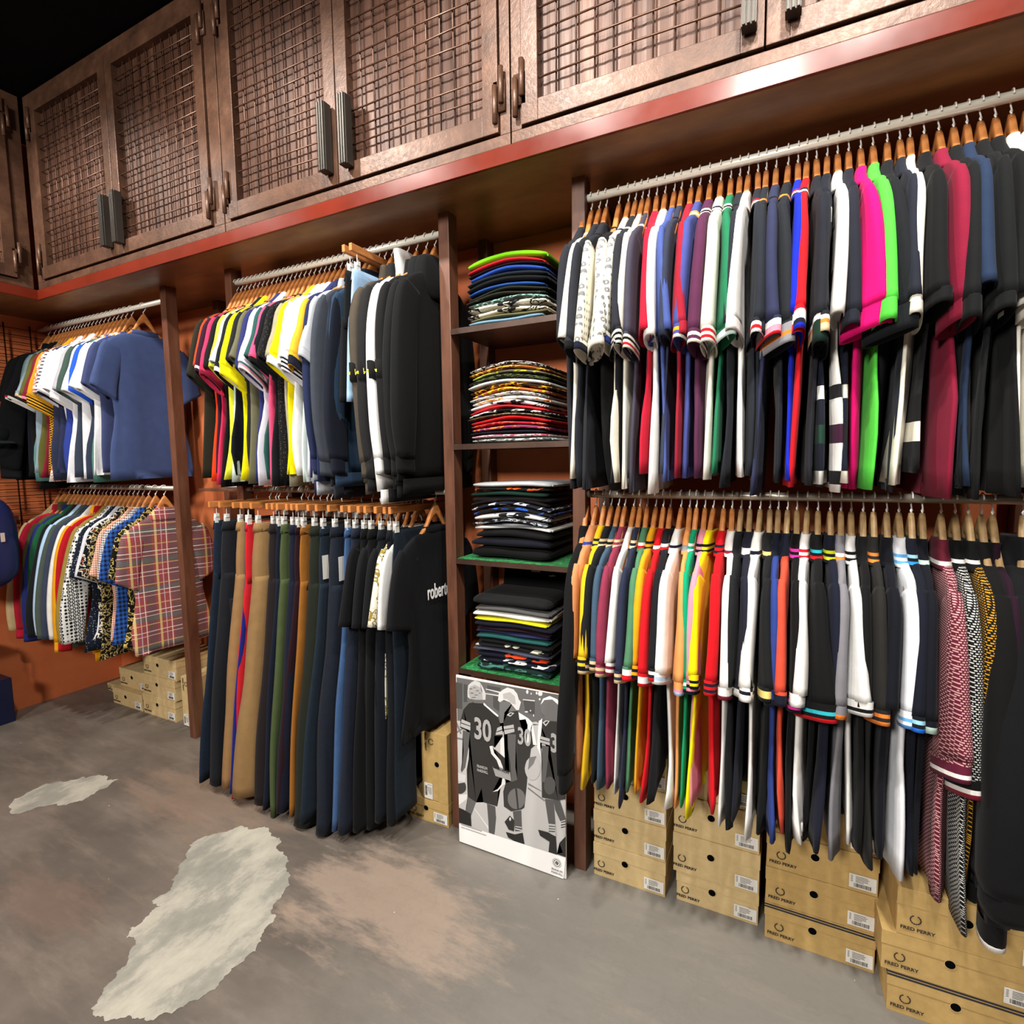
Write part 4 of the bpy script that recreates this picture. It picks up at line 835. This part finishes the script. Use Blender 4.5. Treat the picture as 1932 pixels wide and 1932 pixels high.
T = thing('poster_board', 'large black and white poster of three people in numbered football jerseys, under the shelves', 'poster', (-1.131, .12, .002))
W_, H_ = .455, .69
bm = bmesh.new(); box(bm, (0, 0, 0), (W_, .006, H_), 0, .003); link('board', mesh(bm, 'board', plain('white_board', 'd8d8d6', .4), False), T)
bm = bmesh.new(); PM = []; idx = {}
for k, (c, s) in enumerate(POSTER):
    if c not in idx:
        idx[c] = len(PM); PM.append(plain('print_grey_%s' % ('light' if c > 180 else 'mid' if c > 90 else 'dark')+str(c), '%02x%02x%02x' % (c, c, c), .32))
    pts = [tuple(map(int, q.split(','))) for q in s.split()]
    pts = [(min(max(a/1000, .001), W_-.001), min(max(b/1000-.002, .001), H_-.001)) for a, b in pts]
    vs = [bm.verts.new((a, -.0003-k*.00003, b)) for a, b in pts]
    try: f = bm.faces.new(vs); f.material_index = idx[c]
    except ValueError: pass
bmesh.ops.triangulate(bm, faces=bm.faces[:])
for f in bm.faces:
    if f.normal.y > 0: f.normal_flip()
me = bpy.data.meshes.new('photo_print'); bm.to_mesh(me); bm.free(); [me.materials.append(m) for m in PM]
pr = link('photo_print', me, T); pr['label'] = 'black and white photo print of three people seen from behind'
M_num = plain('print_number_grey', 'a8a8a8', .4); M_pd = plain('print_dark', '302c30', .4)
def ptext(s, x, z, size, m, sx=1., bold=0., al='LEFT'):
    return link('printed_text', text_mesh('printed_text', s, size, m, sx, bold, al, .0001), T, (x, -.0042, z), FRONT)
ptext('30', .079, .455, .118, M_num, .66, .003); ptext('30', .266, .475, .09, M_num, .62, .002); ptext('3', .398, .476, .095, M_num, .62, .003)
ptext('FRANKLIN', .090, .338, .016, M_num, .62, .0004); ptext('MARSHALL', .090, .322, .016, M_num, .62, .0004)
q = ptext('FRANKLIN', .170, .352, .020, M_pd, .62, .0003); q.rotation_euler = (pi/2, .12, 0)
ptext('FRANKLIN', .420, .023, .0115, M_pd, .8, 0, 'CENTER'); ptext('MARSHALL', .420, .011, .0115, M_pd, .8, 0, 'CENTER')
bm = bmesh.new()
for r0, r1 in ((.0175, .0165), (.013, .011), (.0065, .002)):
    for k in range(28):
        a, b = 2*pi*k/28, 2*pi*(k+1)/28
        bm.faces.new([bm.verts.new((.420+r*cos(t_), -.0042, .055+r*sin(t_))) for r, t_ in ((r0, a), (r0, b), (r1, b), (r1, a))])
link('round_emblem', mesh(bm, 'round_emblem', M_pd, False), T)
bm = bmesh.new(); rr = random.Random(3)
for z, L_ in ((.079, .105), (.068, .125)):
    x = .012
    while x < L_: w2 = rr.uniform(.003, .009); box(bm, (x, -.0044, z), (x+w2, -.004, z+.003)); x += w2+.0015
o = link('small_print', mesh(bm, 'small_print', plain('print_pale_grey', '8c8c8c', .5), False), T)
# ------------------------------------------------------------------ shoe boxes
def label_mesh(w=.068, h=.042):
    bm = bmesh.new(); box(bm, (0, -.0012, 0), (w, 0, h), 0)
    r = random.Random(2); x = .012
    while x < w-.014:
        b = r.choice((.0006, .0011, .0018)); box(bm, (x, -.0016, .004), (x+b, -.001, .0155), 1); x += b+r.choice((.0007, .0012))
    for row in range(5):
        z = h-.006-row*.0042; box(bm, (.004, -.0016, z), (.009, -.001, z+.0013), 1); box(bm, (.016, -.0016, z), (.016+r.uniform(.012, .036), -.001, z+.0013), 1)
    return mesh(bm, 'barcode_label', [M_label, M_ink], False)
LAB = label_mesh()
def logo_mesh():
    bm = bmesh.new(); R = .0115
    for sg in (-1, 1):
        for k in range(6):
            a = radians(-78+k*27); cx, cz = sg*R*cos(a), R*sin(a)+.017; t_ = a+pi/2+.25
            tx, tz = sg*cos(t_), sin(t_)
            vs = [bm.verts.new((cx+tx*p-tz*q*sg, -.0008, cz+tz*p+tx*q*sg)) for p, q in ((-.0036, 0), (0, .0022), (.0040, 0), (0, -.0022))]; bm.faces.new(vs)
    return mesh(bm, 'laurel_logo', M_ink, False)
LOGO = logo_mesh(); BRAND = text_mesh('brand_lettering', 'FRED PERRY', .0125, M_ink, 1.12, .0003, 'CENTER', .0003)
def hole_mesh(r=.0115):
    bm = bmesh.new(); n = 24
    for q in (0, 1):
        f = bm.faces.new([bm.verts.new((r*cos(2*pi*k/n), -.0006-.0002*q, r*sin(2*pi*k/n))) for k in range(n)])
        if not q: bm.faces.remove(f)
    rim = [[bm.verts.new((rr*cos(2*pi*k/n), -.0011, rr*sin(2*pi*k/n))) for k in range(n)] for rr in (r, r*1.1)]
    for k in range(n): bm.faces.new((rim[0][k], rim[0][(k+1) % n], rim[1][(k+1) % n], rim[1][k])).material_index = 1
    return mesh(bm, 'finger_hole', [M_hole, M_card], False)
HOLE = hole_mesh()
def shoe_box(x0, x1, yf, z0, h, label, group, d=.33, m=None, stripes=False, lid=True, rz=0, hole=.45, stand=False, side=False, lab=True):
    """front face towards -y; origin at the front left bottom corner"""
    m = m or M_card; w = x1-x0
    T = thing('shoe_box', label, 'shoe box', (x0, yf, z0), rz, group)
    W, Hh = (h, w) if stand else (w, h)
    E = T
    lh = Hh*.36
    if stand:   # a box stood on its end: build lying, turn the parts about y
        E = None
    def place(o, loc=(0, 0, 0), rot=(0, 0, 0)):
        o.parent = T
        if stand:
            o.matrix_local = Matrix.Translation((0, 0, W)) @ Matrix.Rotation(pi/2, 4, 'Y') @ Matrix.Translation(loc) @ (Matrix.Rotation(rot[0], 4, 'X'))
            o.location = o.location
        else: o.location = loc; o.rotation_euler = rot
        return o
    bm = bmesh.new(); box(bm, (.002, .002, 0), (W-.002, d-.002, Hh-.004), 0, .001)
    place(link('box_body', mesh(bm, 'box_body', m, False)))
    bm = bmesh.new(); box(bm, (0, 0, Hh-lh), (W, d, Hh-.0005), 0, .0012)
    if stripes:
        for q in (.003, .011): box(bm, (-.0004, -.0006, Hh-q-.005), (W+.0004, d*.9, Hh-q), 1)
    place(link('lid', mesh(bm, 'lid', [m, plain('navy_box_stripe', '22242e', .6)], False)))
    place(link('finger_hole', HOLE), (W*hole, 0, Hh*.60))
    o = place(link('laurel_logo', LOGO), (.042 if W > .28 else .030, -.0003, Hh*.26)); b = place(link('brand_lettering', BRAND), (.047 if W > .28 else .040, -.0008, Hh*.15), FRONT)
    if lab: place(link('barcode_label', LAB), (W-.074, -.0006, .012))
    return T
GR = 'kraft shoe boxes under the right-hand rails'
for k, (z, h) in enumerate(((0, .127), (.127, .126), (.253, .126), (.379, .125))):
    shoe_box(-.598, -.338, .192+.001*k, z, h-.0008, 'kraft shoe box, %s in the stack beside the post right of the poster' % ('bottommost', 'second up', 'third up', 'topmost')[k], GR, m=M_card)
for k, (z, h, a, b) in enumerate(((0, .110, -.305, -.045), (.110, .140, -.316, -.044), (.250, .136, -.316, -.046), (.386, .10, -.312, -.05))):
    shoe_box(a, b, (.204, .196, .197, .2)[k], z, h-.0008, ('low lidded kraft shoe box at the bottom of the second stack from the poster', 'kraft shoe box resting on the low lidded one, second stack from the poster', 'third kraft shoe box up in the second stack from the poster', 'topmost kraft shoe box in the second stack from the poster')[k], GR, m=M_card)
for k, (z, h) in enumerate(((0, .121), (.121, .119), (.240, .119), (.359, .11))):
    shoe_box(-.028, .268, .172, z, h-.0008, ('golden kraft shoe box, dark-edged, bottom of the third stack from the poster', 'golden kraft shoe box, second up in the third stack from the poster', 'golden kraft shoe box, third up in the third stack from the poster', 'golden kraft shoe box topping the third stack from the poster')[k], GR, m=M_card2, stripes=k == 0)
for k, (z, h, a, y) in enumerate(((0, .122, .280, .065), (.122, .115, .262, .06), (.237, .135, .292, .058))):
    shoe_box(a, a+.335, y, z, h-.0008, ('navy-edged shoe box at the bottom of the rightmost stack', 'kraft shoe box in the middle of the rightmost stack', 'kraft shoe box on top of the rightmost stack, below the knitted shirts')[k], GR, m=M_card2, stripes=k == 0, rz=.03)
GL = 'kraft shoe boxes in the far left bay'
shoe_box(-3.525, -3.20, .262, 0, .127, 'kraft shoe box on the floor below the plaid shirt', GL, m=M_card, d=.28)
shoe_box(-3.515, -3.19, .262, .128, .127, 'kraft shoe box, middle one below the plaid shirt', GL, m=M_card, d=.28)
shoe_box(-3.50, -3.17, .264, .256, .12, 'kraft shoe box, top one below the plaid shirt', GL, m=M_card, d=.28)
shoe_box(-3.86, -3.54, .262, 0, .105, 'low kraft shoe box left of the stack below the plaid shirt', GL, m=M_card, d=.28)
shoe_box(-3.84, -3.535, .30, .106, .12, 'kraft shoe box resting on the low one at far left', GL, m=M_card, d=.24)
shoe_box(-4.12, -3.88, .36, 0, .05, 'flat kraft box furthest left on the floor by the orange wall', GL, m=M_card, d=.18, lab=False)
shoe_box(-3.13, -3.01, .262, 0, .30, 'kraft shoe box stood on end beside the left post', GL, m=M_card, d=.27, stand=True)
shoe_box(-2.90, -2.60, .255, 0, .127, 'kraft shoe box on the floor right of the left post', GL, m=M_card, d=.28)
shoe_box(-2.90, -2.60, .257, .128, .127, 'kraft shoe box on another one right of the left post', GL, m=M_card, d=.28)
GM = 'kraft shoe boxes left of the poster'
shoe_box(-1.42, -1.215, .17, 0, .10, 'kraft shoe box lying on the floor just left of the poster', GM, m=M_card2)
shoe_box(-1.345, -1.215, .17, .101, .30, 'kraft shoe box stood on end just left of the poster', GM, m=M_card2, stand=True)
# ------------------------------------------------------------------ left-hand wall display
T = thing('wire_grid_panel', 'rusty wire grid panel hung on the orange left-hand wall', 'grid panel', (-4.262, -.5, 1.0))
bm = bmesh.new()
for k in range(15): box(bm, (-.003, -.9+k*.13, 0), (.003, -.894+k*.13, 1.40))
for k in range(34): tubep(bm, [(.004, -.9, .02+k*.041), (.004, .94, .02+k*.041)], .0022, 5)
link('wires', mesh(bm, 'wires', plain('dark_wire', '3c1c10', .5, .4)), T)
for yy in (-.6, .5): boxobj('wall_bracket', (-.026, yy, .2), (.002, yy+.02, .22), M_wire, T, .001)
M_back = plain('navy_backpack_nylon', '1a2352', .45); M_zip = plain('pale_leather_pull', 'c8b4a4', .6)
T = thing('backpack', 'navy blue backpack hanging at the left edge of the photo', 'backpack', (-4.04, -.27, .82))
def blob_mesh(cx, cy, cz, rx, ry, rz_, p=.6, n=20, m=14, name='bag_body', mat=None, flat=None):
    bm = bmesh.new(); rings = []
    for j in range(m+1):
        b = -pi/2+pi*j/m; cb, sb = math.copysign(abs(cos(b))**p, cos(b)), math.copysign(abs(sin(b))**p, sin(b))
        rings.append([bm.verts.new((cx+rx*cb*math.copysign(abs(cos(a))**p, cos(a)), cy+ry*cb*math.copysign(abs(sin(a))**p, sin(a)), cz+rz_*sb)) for a in [2*pi*k/n for k in range(n)]])
    for j in range(m):
        for k in range(n): bm.faces.new((rings[j][k], rings[j][(k+1) % n], rings[j+1][(k+1) % n], rings[j+1][k]))
    bmesh.ops.remove_doubles(bm, verts=bm.verts, dist=.0005); return mesh(bm, name, mat)
link('bag_body', blob_mesh(0, 0, .28, .12, .18, .27, .65, mat=M_back), T)
link('front_pocket', blob_mesh(.09, 0, .20, .06, .15, .15, .6, mat=M_back), T)
bm = bmesh.new(); box(bm, (.148, .06, .29), (.153, .078, .34), 0, .001); link('zip_pull', mesh(bm, 'zip_pull', M_zip, False), T)
bm = bmesh.new(); tubep(bm, [(.10, -.12, .36), (.125, 0, .365), (.10, .12, .36)], .005, 6); tubep(bm, [(-.02, -.03, .54), (-.02, -.02, .59), (-.02, .02, .59), (-.02, .03, .54)], .008, 8); link('trim_and_handle', mesh(bm, 'strap', plain('dark_navy_webbing', '0e1228', .6)), T)
T = thing('display_plinth', 'dark navy display box with a pale laurel wreath at the left edge', 'display box', (-4.29, -.60, 0))
bm = bmesh.new(); box(bm, (0, 0, 0), (.17, .46, .27), 0, .004); link('box_body', mesh(bm, 'box_body', plain('navy_gloss_box', '0e1636', .3), False), T)
bm = bmesh.new()
for sg in (-1, 1):
    for k in range(9):
        a = radians(-80+k*17); cx, cz = sg*.075*cos(a), .075*sin(a)
        for q in (-.35, .35):
            t_ = a+pi/2+q; tx, tz = sg*cos(t_), sin(t_)
            bm.faces.new([bm.verts.new((.1715, .27+cx+tx*p-tz*w2, .13+cz+tz*p+tx*w2)) for p, w2 in ((0, 0), (.012, .006), (.028, 0), (.012, -.006))])
o = link('laurel_wreath', mesh(bm, 'laurel_wreath', plain('pale_gold_ink', '9a9874', .5), False), T)
T = thing('holdall_bag', 'navy bag with white piping standing on the navy display box', 'bag', (-4.19, -.36, .271))
link('bag_body', blob_mesh(0, 0, .125, .075, .17, .124, .45, mat=plain('navy_bag_leatherette', '12162c', .35)), T)
bm = bmesh.new(); tubep(bm, [(.078, .13*math.copysign(abs(cos(a))**.5, cos(a)), .12+.105*math.copysign(abs(sin(a))**.5, sin(a))) for a in [2*pi*k/24 for k in range(25)]], .0045, 6); link('piping', mesh(bm, 'piping', plain('white_piping', 'd8d8d0', .5)), T)
T = thing('peaked_cap', 'dark grey cap on the grid panel above the backpack', 'cap', (-4.15, -.10, 1.66))
link('crown', blob_mesh(0, 0, .06, .07, .08, .065, .9, mat=fab('20262a')), T)
bm = bmesh.new(); rr_ = [[bm.verts.new((.05+.085*s*cos(a), .075*sin(a), .02-.02*s+.004*q)) for a in [radians(-90+15*k) for k in range(13)]] for q in (0, 1) for s in (.3, 1)]
for k in range(12):
    bm.faces.new((rr_[0][k], rr_[1][k], rr_[1][k+1], rr_[0][k+1])); bm.faces.new((rr_[2][k], rr_[2][k+1], rr_[3][k+1], rr_[3][k])); bm.faces.new((rr_[1][k], rr_[3][k], rr_[3][k+1], rr_[1][k+1]))
link('peak', mesh(bm, 'peak', fab('20262a')), T)
# patterned trainer lying on the lower rail gap between the two left posts
T = thing('trainer_shoe', 'camouflage trainer on a small ledge between the two left posts', 'shoe', (-2.62, .36, 1.395))
link('upper', blob_mesh(0, 0, .055, .13, .045, .045, .75, mat=fab('34382c:print:9a9c8c:14150f:1')), T)
link('sole', blob_mesh(0, 0, .014, .135, .048, .014, .5, mat=M_label), T)
o = boxobj('wall_ledge', (-2.85, .26, 1.380), (-2.45, .545, 1.394), M_post); tag(o, 'brown wooden ledge between the two left posts', 'shelf')
